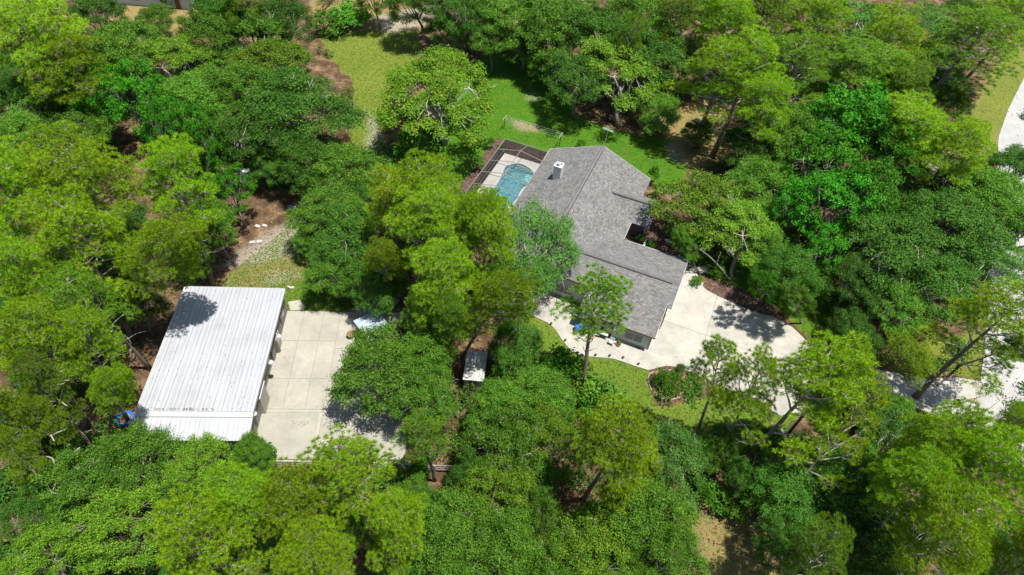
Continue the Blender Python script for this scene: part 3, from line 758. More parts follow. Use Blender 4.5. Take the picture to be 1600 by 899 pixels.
MB().add([(-22.9, 22.0, -.1), (-24.0, 22.2, -.1), (-24.2, 23.6, -.1), (-23.2, 24.1, -.1), (-22.9, 22.0, -.2), (-24.0, 22.2, -.2), (-24.2, 23.6, -.2), (-23.2, 24.1, -.2)], [(0, 1, 2, 3), (0, 4, 5, 1), (1, 5, 6, 2), (2, 6, 7, 3)]).build('entry_step', 'deck', pool)
MB().tube([(-25.1, 15.2, -1.47), (-25.1, 25.0, -1.47)], .06, 4).build('floor_line', 'navy', pool)
MB().tube([(-27.0, 20.6, -1.47), (-23.3, 20.6, -1.47)], .04, 4).build('floor_line', 'navy', pool)
# the pool needs a hole in the ground: lawn stops at the deck, so the deck hides it
deck = thing('pool_deck', None, None, (HO[0], HO[1], 0), HY); deck['kind'] = 'structure'; deck['label'] = 'pale deck around the pool'
cw, cnn, cs, ce = -28.7, 26.6, 11.9, -21.9
dW = cw+.06
outer = scalep(pl, .34)
# deck tiles: cells of a grid with the pool cut out by angle sectors
cc = np.mean(outer, 0)
def boxray(a):
    d = np.array([math.cos(a), math.sin(a)]); ts = []
    for ax, lim in ((0, dW), (0, mW+.4), (1, cs), (1, cnn-.06)):
        if abs(d[ax]) > 1e-6:
            tt = (lim-cc[ax])/d[ax]
            if tt > 0: ts.append(tt)
    return tuple(cc+d*min(ts))
O = np.array(outer); ang = np.unwrap([math.atan2(*(p-cc)[::-1]) for p in O])
nseg = 10; per = len(O)//nseg
for k in range(nseg):
    i0 = k*per; i1 = (k+1)*per if k < nseg-1 else len(O)
    inn = [outer[i % len(O)] for i in range(i0, i1+1)]
    out_ = [boxray(math.atan2(*(np.array(p)-cc)[::-1])) for p in inn]
    for ccx in ((dW, cnn-.06), (mW+.4, cnn-.06), (dW, cs), (mW+.4, cs)):
        a = math.atan2(ccx[1]-cc[1], ccx[0]-cc[0])
        for j in range(len(inn)-1):
            a0 = math.atan2(*(np.array(inn[j])-cc)[::-1]); a1 = math.atan2(*(np.array(inn[j+1])-cc)[::-1])
            if (a0 < a < a1) and a1-a0 < 1: inn.insert(j+1, tuple((np.array(inn[j])+np.array(inn[j+1]))/2)); out_.insert(j+1, ccx); break
    mm = MB(); q = len(inn)
    mm.add([(*p, .14) for p in inn]+[(*p, .14) for p in out_], [(i, q+i, q+i+1, i+1) for i in range(q-1)])
    mm.add([(*p, .02) for p in out_]+[(*p, .14) for p in out_], [(i, i+1, q+i+1, q+i) for i in range(q-1)])
    mm.build('deck_panel', 'deck', deck)
MB().box(cw-2.6, cw-.05, cs+2, cnn+.05, .01, .06).build('mulch_border', 'mulch_dark', deck)
MB().box(cw-2.6, mW+.3, cnn+.06, cnn+2.9, .01, .06).build('mulch_border', 'mulch_dark', deck)
cage = thing('pool_cage', 'screened pool enclosure with bronze frame against the west side of the house', 'enclosure', (HO[0], HO[1], 0), HY)
CZ = 2.6; RZ = 3.5; cr = (cw+ce)/2
def bar(a, b, w=.05, name='beam'): MB().tube([a, b], w, 4).build(name, 'cage', cage)
nR = [cnn, 23.9, 21.1, 18.3, 15.5, cs]
for y in nR:
    bar((cw, y, 0), (cw, y, CZ), .045, 'post')
for x in (cw+2.2, cw+4.5, ce-.1): bar((x, cnn, 0), (x, cnn, CZ), .045, 'post')
bar((cw, cs, CZ), (cw, cnn, CZ), .06); bar((cw, cnn, CZ), (ce, cnn, CZ), .06)
bar((cw, cs, .9), (cw, cnn, .9), .03, 'rail'); bar((cw, cnn, .9), (ce, cnn, .9), .03, 'rail')
for y in nR[1:]:
    bar((cw, y, CZ), (cr, y, RZ), .055, 'rafter'); bar((cr, y, RZ), (ce, y, CZ+.25), .055, 'rafter')
bar((cr, nR[1], RZ), (cr, cs, RZ), .05); bar((cr, nR[1], RZ), (cr, cnn, CZ), .05)
def scr(pts, mat='screen', name='screen_panel'): MB().add(pts, [tuple(range(len(pts)))]).build(name, mat, cage)
for a, b in zip(nR[:-1], nR[1:]):
    scr([(cw, a, .05), (cw, b, .05), (cw, b, CZ), (cw, a, CZ)])
    if a == cnn:
        scr([(cw, a, CZ), (cw, b, CZ), (cr, b, RZ), (cr, a, CZ)], 'screen_roof'); scr([(ce, a, CZ), (ce, b, CZ+.25), (cr, b, RZ), (cr, a, CZ)], 'screen_roof')
    else:
        scr([(cw, a, CZ), (cw, b, CZ), (cr, b, RZ), (cr, a, RZ)], 'screen_roof'); scr([(ce, a, CZ+.25), (ce, b, CZ+.25), (cr, b, RZ), (cr, a, RZ)], 'screen_roof')
for a, b in ((cw, cw+2.2), (cw+2.2, cw+4.5), (cw+4.5, ce)):
    scr([(a, cnn, .05), (b, cnn, .05), (b, cnn, CZ), (a, cnn, CZ)])
# ------------------------------------------------------------------ small things in the yard
def tw(px, py, h=0.0): p = at(px, py, h); return (float(p[0]), float(p[1]))
# canopy over the parking spot
ct = [tw(552, 502, 2.5), tw(588, 484, 2.5), tw(640, 508, 2.5), tw(604, 538, 2.5)]
cen = np.mean(ct, 0); A = np.array(ct)
d1 = A[1]-A[0]; L1 = np.linalg.norm(d1); d1 /= L1; d2 = np.array([-d1[1], d1[0]])
if (A[2]-A[1])@d2 < 0: d2 = -d2
L2 = 5.0
cp = thing('carport', 'low carport with pale blue grey roof panels at the edge of the concrete yard', 'carport', (A[0][0], A[0][1], 0), math.atan2(d1[1], d1[0]))
sg = 1 if (d2@np.array([-d1[1], d1[0]])) > 0 else -1
for k in range(5):
    y0_, y1_ = sorted((sg*L2*k/5, sg*(L2*(k+1)/5-.02)))
    MB().box(0, L1, y0_, y1_, 2.44+.012*(k % 2), 2.5+.012*(k % 2)).build('roof_panel', 'tarp', cp)
for x_ in (.1, L1-.1):
    for y_ in (sg*.1, sg*(L2-.1)): MB().box(x_-.05, x_+.05, y_-.05, y_+.05, 0, 2.44).build('post', 'white_trim', cp)
MB().box(-.06, 0, *sorted((0, sg*L2)), 2.3, 2.5).build('fascia', 'brownwood', cp)

def tub(px, py, r, h, mat, label, cat='planter', name='planter', plant=None, group=None):
    x, y = tw(px, py, 0); t = thing(name, label, cat, (x, y, .1), 0, group)
    MB().lathe([(r*.75, 0), (r, h*.9), (r*1.08, h*.92), (r*1.08, h), (r*.9, h), (r*.88, h*.9)], sides=16).build('pot', mat, t, True)
    MB().lathe([(r*.88, h*.86), (r*.85, h*.93)], sides=12).build('soil', 'mulch', t)
    if plant:
        m = MB(); rr_ = np.random.default_rng(int(px*7+py))
        for k in range(plant):
            a = rr_.uniform(0, 2*PI); el = rr_.uniform(.5, 1.4); L = r*rr_.uniform(1.0, 1.9)
            d = np.array([math.cos(a)*math.cos(el), math.sin(a)*math.cos(el), math.sin(el)]); sd = np.array([-math.sin(a), math.cos(a), 0])*.09
            b0 = np.array([0, 0, h*.9])+d*L*.35; m.add([b0, b0+d*L*.35+sd, b0+d*L*.7, b0+d*L*.35-sd], [(0, 1, 2, 3)])
        m.build('plant', 'bush', t)
    return t
tub(549, 528, .42, .6, 'olive', 'olive glazed tub of brown soil at the corner of the concrete yard')
tub(923.5, 529, .35, .45, 'tan', 'tan round pot with a low plant on the walk before the garage wall', plant=24)
tub(911, 524, .32, .35, 'terracotta', 'bushy green potted plant next to the blue lidded bin', plant=90)
tub(966, 541, .28, .3, 'terracotta', 'small terracotta pot between the two dark garage windows', plant=20)
# blue lidded bin
x, y = tw(903, 518)
t = thing('storage_bin', 'round grey bin with a bright blue lid at the corner of the garage', 'bin', (x, y, .1), -.2)
MB().lathe([(.34, 0), (.42, .7), (.44, .72)], sides=18).build('body', 'galv', t, True)
MB().lathe([(.46, .70), (.47, .78), (.30, .90), (.05, .93)], sides=18).build('lid', 'blue', t, True)
MB().tube([(-.1, 0, .93), (-.08, 0, 1.0), (.08, 0, 1.0), (.1, 0, .93)], .02, 6).build('handle', 'blue', t)
# white shelf, bench and chairs by the wall
x, y = tw(941, 527)
t = thing('garden_table', 'small white table standing against the garage front wall', 'table', (x, y, .1), HY)
MB().box(-.6, .6, -.35, .35, .7, .75).build('tabletop', 'white_trim', t)
for a, b in ((-.52, -.28), (.52, -.28), (-.52, .28), (.52, .28)): MB().box(a-.03, a+.03, b-.03, b+.03, 0, .7).build('leg', 'white_trim', t)
def chair(px, py, rz, mat, label):
    x, y = tw(px, py); t = thing('patio_chair', label, 'chair', (x, y, .1), rz, 'chairs on the walk by the garage')
    MB().box(-.27, .27, -.25, .25, .38, .43).build('seat', mat, t)
    MB().box(-.27, .27, .22, .27, .43, .9).build('backrest', mat, t)
    for a in (-.24, .24):
        for b in (-.22, .22): MB().box(a-.02, a+.02, b-.02, b+.02, 0, .38).build('leg', 'dark', t)
        MB().box(a-.03, a+.03, -.22, .22, .6, .63).build('armrest', mat, t)
chair(932, 526, HY+.2, 'wood', 'grey wooden patio chair left of the small white table')
chair(954, 539, HY-.15, 'galv', 'light metal patio chair right of the small white table')
# path lights on the edge of the walk
wl = [(883, 533), (903, 553), (930, 556), (952, 557), (973, 560), (997, 570), (861, 507)]
nm = ['nearest the blue lidded bin', 'where the walk edge bends toward the lone pine', 'just right of the lone pine', 'below the small white table', 'below the gap between the garage windows', 'nearest the round shrub bed', 'in the tree shade at the west of the walk']
for (a, b), s_ in zip(wl, nm):
    x, y = tw(a, b+1.5); t = thing('path_light', 'small dark path light '+s_, 'lamp', (x, y, 0), 0, 'path lights along the walk')
    MB().tube([(0, 0, 0), (0, 0, .35)], .02, 6).build('stake', 'dark', t)
    MB().lathe([(.13, .33), (.14, .36), (.03, .43)], sides=12).build('hood', 'dark', t)

# shed among the oaks
P = [np.array(tw(*q, 2.2)) for q in ((730, 548), (723, 594))]
dv = P[0]-P[1]; L = np.linalg.norm(dv); th = math.atan2(dv[1], dv[0])-PI/2
sh = thing('garden_shed', 'small shed with pale lichened roof panels under the oaks', 'shed', (P[1][0], P[1][1], 0), th)
for k in range(4):
    a = k*.55; MB().box(a, a+.53, 0, L, 2.18+.03*(k % 2), 2.23+.03*(k % 2)).build('roof_panel', 'aged_panel', sh)
MB().box(.1, 2.0, .12, .18, 0, 2.17).build('wall', 'wood', sh); MB().box(.1, 2.0, L-.18, L-.12, 0, 2.17).build('wall', 'wood', sh)
MB().box(.1, .16, .18, L-.18, 0, 2.17).build('wall', 'wood', sh); MB().box(1.94, 2.0, .18, L-.18, 0, 2.17).build('wall', 'wood', sh)
MB().box(.6, 1.4, .06, .12, .05, 1.9).build('door', 'brownwood', sh)
# white roofed shelter deep in the western wood
x, y = tw(372, 268, 2.0)
t = thing('camper_trailer', 'small white trailer half hidden by trees north of the barn yard', 'trailer', (x, y, 0), .1)
MB().prism([(-1.5, -.7), (1.1, -.7), (1.4, -.5), (1.4, .5), (1.1, .7), (-1.5, .7)], .45, 1.95).build('body', 'white_trim', t)
MB().prism([(-1.4, -.6), (1.0, -.6), (1.3, -.4), (1.3, .4), (1.0, .6), (-1.4, .6)], 1.95, 2.05).build('roof', 'chimney_white', t)
MB().box(-1.0, -.2, -.73, -.7, 1.1, 1.6).build('window', 'glass', t)
for a in (-.4, .5):
    for b in (-.68, .68):
        m = MB(); m.tube([(a, b-.1, .33), (a, b+.1, .33)], .33, 14); m.build('wheel', 'dark', t)
MB().box(1.4, 2.3, -.04, .04, .4, .5).build('drawbar', 'dark', t)
# paddling pool
x, y = tw(196, 656)
t = thing('paddling_pool', 'bright blue paddling pool full of leaves at the southwest corner of the barn', 'pool', (x, y, 0))
m = MB(); S = 22; prof = [(.75, 0), (.85, .1), (.85, .28), (.75, .36), (.66, .3), (.62, .08)]
m.lathe(prof, sides=S); m.build('wall', 'blue', t, True)
MB().lathe([(.60, .09), (.6, .12)], sides=S).build('leaf_litter', 'mulch', t)

# pale concrete blocks lying on the sand north of the barn
bl = [((403, 356), .5, 'dull pale block lying on brown straw, left one of the upper pair'), ((414, 355), .45, 'bright block right of the dull block on the brown straw'), ((457, 327), .8, 'long grey slab in the shade at the wood edge'), ((395, 381), .5, 'pale stone on grey sand, left one of the lower pair'), ((406, 380), .5, 'pale stone on grey sand, right one of the lower pair'),
      ((452, 451), .3, 'small pale block behind the barn corner, left of two'), ((457, 452), .35, 'small pale block behind the barn corner, right of two')]
for k, ((a, b), s_, lb) in enumerate(bl):
    x, y = tw(a, b); rr_ = np.random.default_rng(k)
    bm = bmesh.new(); bmesh.ops.create_cube(bm, size=1)
    bmesh.ops.bevel(bm, geom=bm.edges[:], offset=.08, segments=1)
    for v in bm.verts: v.co = Vector((v.co.x*s_*1.3*(1+rr_.uniform(-.08, .08)), v.co.y*s_*.8*(1+rr_.uniform(-.08, .08)), (v.co.z+.45)*.28))
    me = bpy.data.meshes.new('concrete_block'); bm.to_mesh(me); bm.free(); me.materials.append(MAT['block'] if k != 2 else MAT['aged_panel'])
    o = link(bpy.data.objects.new('concrete_block', me)); o.location = (x, y, 0); o.rotation_euler = (0, 0, rr_.uniform(-.4, .4)); tag(o, lb, 'block', 'concrete blocks lying in the barn yard')

# clothesline
xr = np.array(tw(874, 229)); xl = xr+np.array(tw(788, 196))-np.array(tw(874, 223))
dd = (xl-xr)/np.linalg.norm(xl-xr); ss = np.array([-dd[1], dd[0]])
cl = thing('clothesline', 'clothesline with dark posts and four wires on the bright lawn', 'clothesline', (xr[0], xr[1], 0))
for q in (np.zeros(2), xl-xr):
    MB().tube([(*q, 0), (*q, 1.9)], .07, 8).build('post', 'brownwood', cl)
    MB().tube([(*(q-ss*.75), 1.92), (*(q+ss*.75), 1.92)], .055, 6).build('crossarm', 'wood', cl)
for k in (-.7, -.25, .25, .7):
    a = ss*k; b = xl-xr+ss*k
    pts = [(*(a+(b-a)*t_), 1.98-.5*t_*(1-t_)) for t_ in np.linspace(0, 1, 9)]
    MB().tube(pts, .008, 4).build('wire', 'white_trim', cl)

# play fort under the big open tree
x, y = tw(676, 200, 1.0)
t = thing('play_fort', 'old wooden play fort with plank roof under the big yellow green tree', 'playhouse', (x, y, 0), -.5)
for a in (-1.0, 1.0):
    for b in (-.9, .9): MB().box(a-.06, a+.06, b-.06, b+.06, 0, 2.9).build('post', 'brownwood', t)
MB().box(-1.1, 1.1, -1.0, 1.0, 1.3, 1.38).build('platform', 'brownwood', t)
for k in range(6):
    a = -1.2+k*.4
    MB().add([(a, -1.15, 2.75), (a+.37, -1.15, 2.75), (a+.37, 0, 3.5), (a, 0, 3.5), (a, -1.15, 2.7), (a+.37, -1.15, 2.7), (a+.37, 0, 3.45), (a, 0, 3.45)], [(0, 1, 2, 3), (4, 7, 6, 5), (0, 4, 5, 1), (1, 5, 6, 2), (2, 6, 7, 3), (3, 7, 4, 0)]).build('roof_plank', 'wood', t)
    MB().add([(a, 1.15, 2.75), (a+.37, 1.15, 2.75), (a+.37, .02, 3.5), (a, .02, 3.5), (a, 1.15, 2.7), (a+.37, 1.15, 2.7), (a+.37, .02, 3.45), (a, .02, 3.45)], [(3, 2, 1, 0), (5, 6, 7, 4), (1, 5, 4, 0), (2, 6, 5, 1), (3, 7, 6, 2), (0, 4, 7, 3)]).build('roof_plank', 'wood', t)
MB().add([(1.1, -.3, 1.35), (1.1, .3, 1.35), (3.2, .3, .15), (3.2, -.3, .15), (1.1, -.3, 1.28), (1.1, .3, 1.28), (3.2, .3, .08), (3.2, -.3, .08)], [(0, 1, 2, 3), (4, 7, 6, 5), (0, 4, 5, 1), (1, 5, 6, 2), (2, 6, 7, 3), (3, 7, 4, 0)]).build('slide', 'navy', t)

# stone seat by the walk
x, y = tw(1098, 426)
t = thing('garden_bench', 'square grey stone bench in the shrubs beside the driveway', 'bench', (x, y, 0), .3)
MB().box(-.7, .7, -.5, .5, .4, .5).build('seat', 'wood', t)
for a in (-.5, .5): MB().box(a-.1, a+.1, -.4, .4, 0, .4).build('leg', 'block', t)

# fences
def fence(pts, label, mat, hs, spacing=2.4):
    P = [np.array(p) for p in pts]; t = thing('rail_fence', label, 'fence', (P[0][0], P[0][1], 0))
    for a, b in zip(P[:-1], P[1:]):
        L = np.linalg.norm(b-a); n_ = max(1, int(round(L/spacing))); d = (b-a)/L; s_ = np.array([-d[1], d[0]])*.03
        for k in range(n_+1):
            q = a+(b-a)*k/n_-P[0]; MB().box(q[0]-.06, q[0]+.06, q[1]-.06, q[1]+.06, 0, hs[-1]+.12).build('post', mat, t)
        for h_ in hs:
            for k in range(n_):
                u_ = a+(b-a)*k/n_-P[0]+s_*2.6; v_ = a+(b-a)*(k+1)/n_-P[0]+s_*2.6
                m = MB(); m.add([(*(u_-s_), h_-.07), (*(v_-s_), h_-.07), (*(v_+s_), h_-.07), (*(u_+s_), h_-.07), (*(u_-s_), h_+.07), (*(v_-s_), h_+.07), (*(v_+s_), h_+.07), (*(u_+s_), h_+.07)],
                                [(0, 3, 2, 1), (4, 5, 6, 7), (0, 1, 5, 4), (1, 2, 6, 5), (2, 3, 7, 6), (3, 0, 4, 7)]); m.build('rail', mat, t)
fence([tw(395, 733), tw(560, 735), tw(720, 741)], 'grey rail fence along the south edge of the concrete yard', 'wood', (.5, .95, 1.35))
fence([tw(1079, 868), tw(1090, 925)], 'brown rail fence crossing the dry grass at the bottom edge', 'brownwood', (.5, .95, 1.35))
fence([tw(498, 32), tw(530, -8)], 'brown rail fence at the top edge left of the grass clearing', 'brownwood', (.5, .95, 1.35))
wl_ = ground_pts([(405, 720.5), (640, 723.5), (640, 726.5), (405, 723.5)])
o = sheet('retaining_wall', wl_, 0, .16, 'block'); tag(o, 'low block kerb holding the south edge of the concrete yard', 'wall')

# neighbour's house on the top edge
x, y = tw(222, 10)
t = thing('neighbour_house', 'brown roofed house cut by the top edge behind the western trees', 'house', (x, y, 0), .02)
hw = 9.0
MB().box(-hw, hw, 0, 9, 0, 2.6).build('wall', 'stucco', t)
for nm_, q in (('roof', [(-hw-.4, -.5, 2.6), (hw+.4, -.5, 2.6), (hw+.4, 4.5, 4.6), (-hw-.4, 4.5, 4.6)]), ('roof', [(hw+.4, 9.5, 2.6), (-hw-.4, 9.5, 2.6), (-hw-.4, 4.5, 4.6), (hw+.4, 4.5, 4.6)])):
    m = MB(); m.add(q+[(a, b, c-.12) for a, b, c in q], [(0, 1, 2, 3), (7, 6, 5, 4), (0, 4, 5, 1), (1, 5, 6, 2), (2, 6, 7, 3), (3, 7, 4, 0)]); m.build('roof', 'brownroof', t)
for a in (-6, -1.5, 3.5):
    wf = MB().box(a, a+1.4, -.04, .02, .9, 2.0).build('window', 'white_trim', t); MB().box(a+.08, a+1.32, -.06, -.04, .98, 1.92).build('pane', 'glass', wf)
MB().box(6.2, 7.1, -.05, .0, .05, 2.1).build('door', 'brownwood', t)

# ------------------------------------------------------------------ beds
bc = np.array(tw(1047, 598)); 
edge_px = smooth_poly([(1014, 588), (1028, 582), (1046, 580), (1068, 586), (1079, 600), (1074, 614), (1055, 624), (1034, 623), (1018, 611)], 6)
bed = sheet('planting_bed', ground_pts(edge_px), .0, .12, 'mulch'); tag(bed, 'kidney shaped bed of brown bark mulch', None, None, 'structure')
ep = ccw(ground_pts(edge_px)); ep2 = scalep(ep, .14)
o = ring('bed_edging', ep, scalep(ep, .09), 0, .15, 'wood', None); o.parent = bed
b2 = sheet('mulch_bed', ground_pts(smooth_poly([(1098, 446), (1112, 440), (1140, 446), (1165, 456), (1200, 478), (1212, 496), (1180, 489), (1150, 477), (1108, 457)], 4)), 0, .112, 'mulch_dark'); tag(b2, 'dark red mulch strip along the north edge of the driveway', None, None, 'structure')
b3 = sheet('mulch_bed', ground_pts([(1414, 575), (1424, 571), (1468, 580), (1480, 584), (1474, 593), (1440, 592), (1416, 586)]), 0, .13, 'mulch'); tag(b3, 'small brick red bed on the far side of the driveway', None, None, 'structure')
m = MB(); q0 = np.array(tw(1422, 570)); q1 = np.array(tw(1452, 577))
for k in range(14):
    a = q0+(q1-q0)*k/14; b = q0+(q1-q0)*(k+.9)/14
    MB().box(0, float(np.linalg.norm(b-a)), 0, .16, 0, .2).build('edging_brick', 'rust', b3).location = (a[0], a[1], 0)
for o in list(b3.children): o.rotation_euler = (0, 0, math.atan2((q1-q0)[1], (q1-q0)[0]))
b4 = sheet('mulch_bed', ground_pts([(1016, 338), (1034, 330), (1052, 350), (1060, 385), (1066, 402), (1040, 396), (1006, 380), (1008, 360)]), 0, .05, 'mulch_dark'); tag(b4, 'dark mulch bed beside the entry court', None, None, 'structure')
path_e = smooth_poly([(1013, 354), (1018, 347), (1027, 344), (1037, 342)], 5, False)
P3 = [(*tw(a, b), .08) for a, b in path_e]
MB().tube(P3, .22, 5).build('terracotta_edging', 'rust', b4)
for k, (a, b) in enumerate([(1044, 378), (1058, 388)]):
    x, y = tw(a, b); o = MB().prism([(x+.55*math.cos(t_)*(1+.2*math.sin(3*t_+k)), y+.4*math.sin(t_)) for t_ in np.linspace(0, 2*PI, 9)[:-1]], .04, .1).build('stepping_stone', 'block', b4)

# ------------------------------------------------------------------ trees
def unit(a): return a/(np.linalg.norm(a, axis=-1, keepdims=True)+1e-9)
def leaves_mesh(name, C, Nrm, size, mat, r, aspect=.55):
    """one folded rhombus leaf at each centre, facing Nrm"""
    n = len(C); t = unit(np.cross(Nrm, unit(r.normal(size=(n, 3))))); b = np.cross(Nrm, t)
    s = size*r.uniform(.5, 1.45, (n, 1)); w_ = s*aspect
    V = np.empty((n, 4, 3)); V[:, 0] = C-t*s*.5; V[:, 1] = C+b*w_*.5+Nrm*w_*.15; V[:, 2] = C+t*s*.5; V[:, 3] = C-b*w_*.5+Nrm*w_*.15
    i = np.arange(n)*4
    F = np.concatenate([np.stack([i, i+1, i+2], 1), np.stack([i, i+2, i+3], 1)])
    return tri_mesh(name, V.reshape(-1, 3), F, mat)

class Proto: pass
def bend(p0, d, L, r, k=4, wob=.18, up=.0):
    pts = [np.array(p0, float)]; d = np.array(d, float)
    for i in range(k):
        d = unit(d+r.normal(size=3)*wob+np.array([0, 0, up])); pts.append(pts[-1]+d*L/k)
    return pts, d

def pine_proto(seed, R=5.0, Ht=18.0, nl=26, mat='pine', base=.58, tufts=4, flat=.30, rad=.45, lean=0.0, dead=5, gap=1.0):
    r = np.random.default_rng(seed); P = Proto(); P.R = R; P.H = Ht; P.C = Ht*.80
    trunk = MB(); tp = [np.array([0, 0, -.1])]; d = np.array([lean, 0, 1.0])
    for i in range(8):
        d = unit(d+np.array([*r.normal(size=2)*.03, 0])); tp.append(tp[-1]+d*Ht*.96/8)
    rad_t = [Ht*.017*(1-.1*i) for i in range(9)]; rad_t[0] *= 1.3; rad_t[-1] = .04
    trunk.tube(tp, rad_t, 8)
    def tpos(f): x = f*8; i = min(int(x), 7); return tp[i]+(tp[i+1]-tp[i])*(x-i)
    br = MB(); T = []; TD = []; TA = np.zeros((0, 3))
    def lump(c, rl, d0):
        nonlocal TA
        m_ = 60; dd_ = unit(r.normal(size=(m_, 3))+np.array([0, 0, .55])+d0*.35); dd_ = dd_[dd_[:, 2] > -.15]
        got = 0
        for e in dd_:
            q = c+e*np.array([rl, rl, rl*.62])*r.uniform(.86, 1.08)
            if len(TA) and (((TA-q)**2)@np.array([1, 1, .7])).min() < (rad*gap)**2: continue
            TA = np.vstack([TA, q]); T.append(q); TD.append(unit(e*.8+np.array([0, 0, .7])+r.normal(size=3)*.2)); got += 1
            if got % 4 == 1: br.tube([c-np.array([0, 0, rl*.3]), q], [.02, .012], 3, False)
    for k in range(nl):
        f = base+(1-base)*((k+.5)/nl)**.85; f = min(f, .99)
        az = k*2.399+r.uniform(-.4, .4); s = (f-base)/(1-base)
        el = .10+s*1.0+r.uniform(-.15, .15); o = tpos(f)
        L = R*(1.0-.55*s**2)*r.uniform(.7, 1.08)*(1 if s > .12 else .8)
        d = np.array([math.cos(az)*math.cos(el), math.sin(az)*math.cos(el), math.sin(el)])
        pts, dd = bend(o, d, L*.85, r, 4, .13, .05)
        br.tube(pts, [.10, .08, .06, .045, .025], 5)
        lump(pts[-1]+np.array([0, 0, .15]), R*.17*r.uniform(.75, 1.3), dd)
        for u_, sg_ in ((.85, 1), (.7, -1), (.55, 1), (.42, -1))[:tufts]:
            if r.random() < .12: continue
            x = u_*4; i = min(int(x), 3); q = pts[i]+(pts[i+1]-pts[i])*(x-i)
            a2 = az+sg_*r.uniform(.5, 1.1); e2 = r.uniform(0, .6)
            d2 = np.array([math.cos(a2)*math.cos(e2), math.sin(a2)*math.cos(e2), math.sin(e2)])
            p2, d3 = bend(q, d2, R*.28*r.uniform(.6, 1.2), r, 2, .2, .15)
            br.tube(p2, [.05, .035, .02], 4, False)
            lump(p2[-1]+np.array([0, 0, .12]), R*.15*r.uniform(.7, 1.3), d3)
    for k in range(dead):
        f = base-.02-.18*r.random(); az = r.uniform(0, 6.28); o = tpos(f)
        pts, dd = bend(o, (math.cos(az), math.sin(az), .1), R*r.uniform(.25, .6), r, 4, .25); br.tube(pts, [.06, .05, .035, .025, .012], 4)
    T = np.array(T); TD = np.array(TD); n = len(T); K = 44
    per_ = unit(np.cross(TD[:, None], unit(r.normal(size=(n, K, 3))))); th_ = np.radians(r.uniform(18, 95, (n, K, 1)))
    dirs = TD[:, None]*np.cos(th_)+per_*np.sin(th_)
    L = rad*r.uniform(.75, 1.15, (n, K, 1))
    side = unit(np.cross(dirs, unit(r.normal(size=(n, K, 3)))))*rad*.06
    c = T[:, None]+dirs*.03
    V = np.stack([c+dirs*L*.12-side, c+dirs*L*.12+side, c+dirs*L], 2).reshape(-1, 3)
    i = np.arange(n*K)*3; F = np.stack([i, i+1, i+2], 1)
    P.crown = tri_mesh('crown', V, F, mat); P.trunk = trunk.mesh('trunk', 'pine_bark', True); P.branches = br.mesh('branches', 'pale_bark', True)
    P.tri = n*K; return P

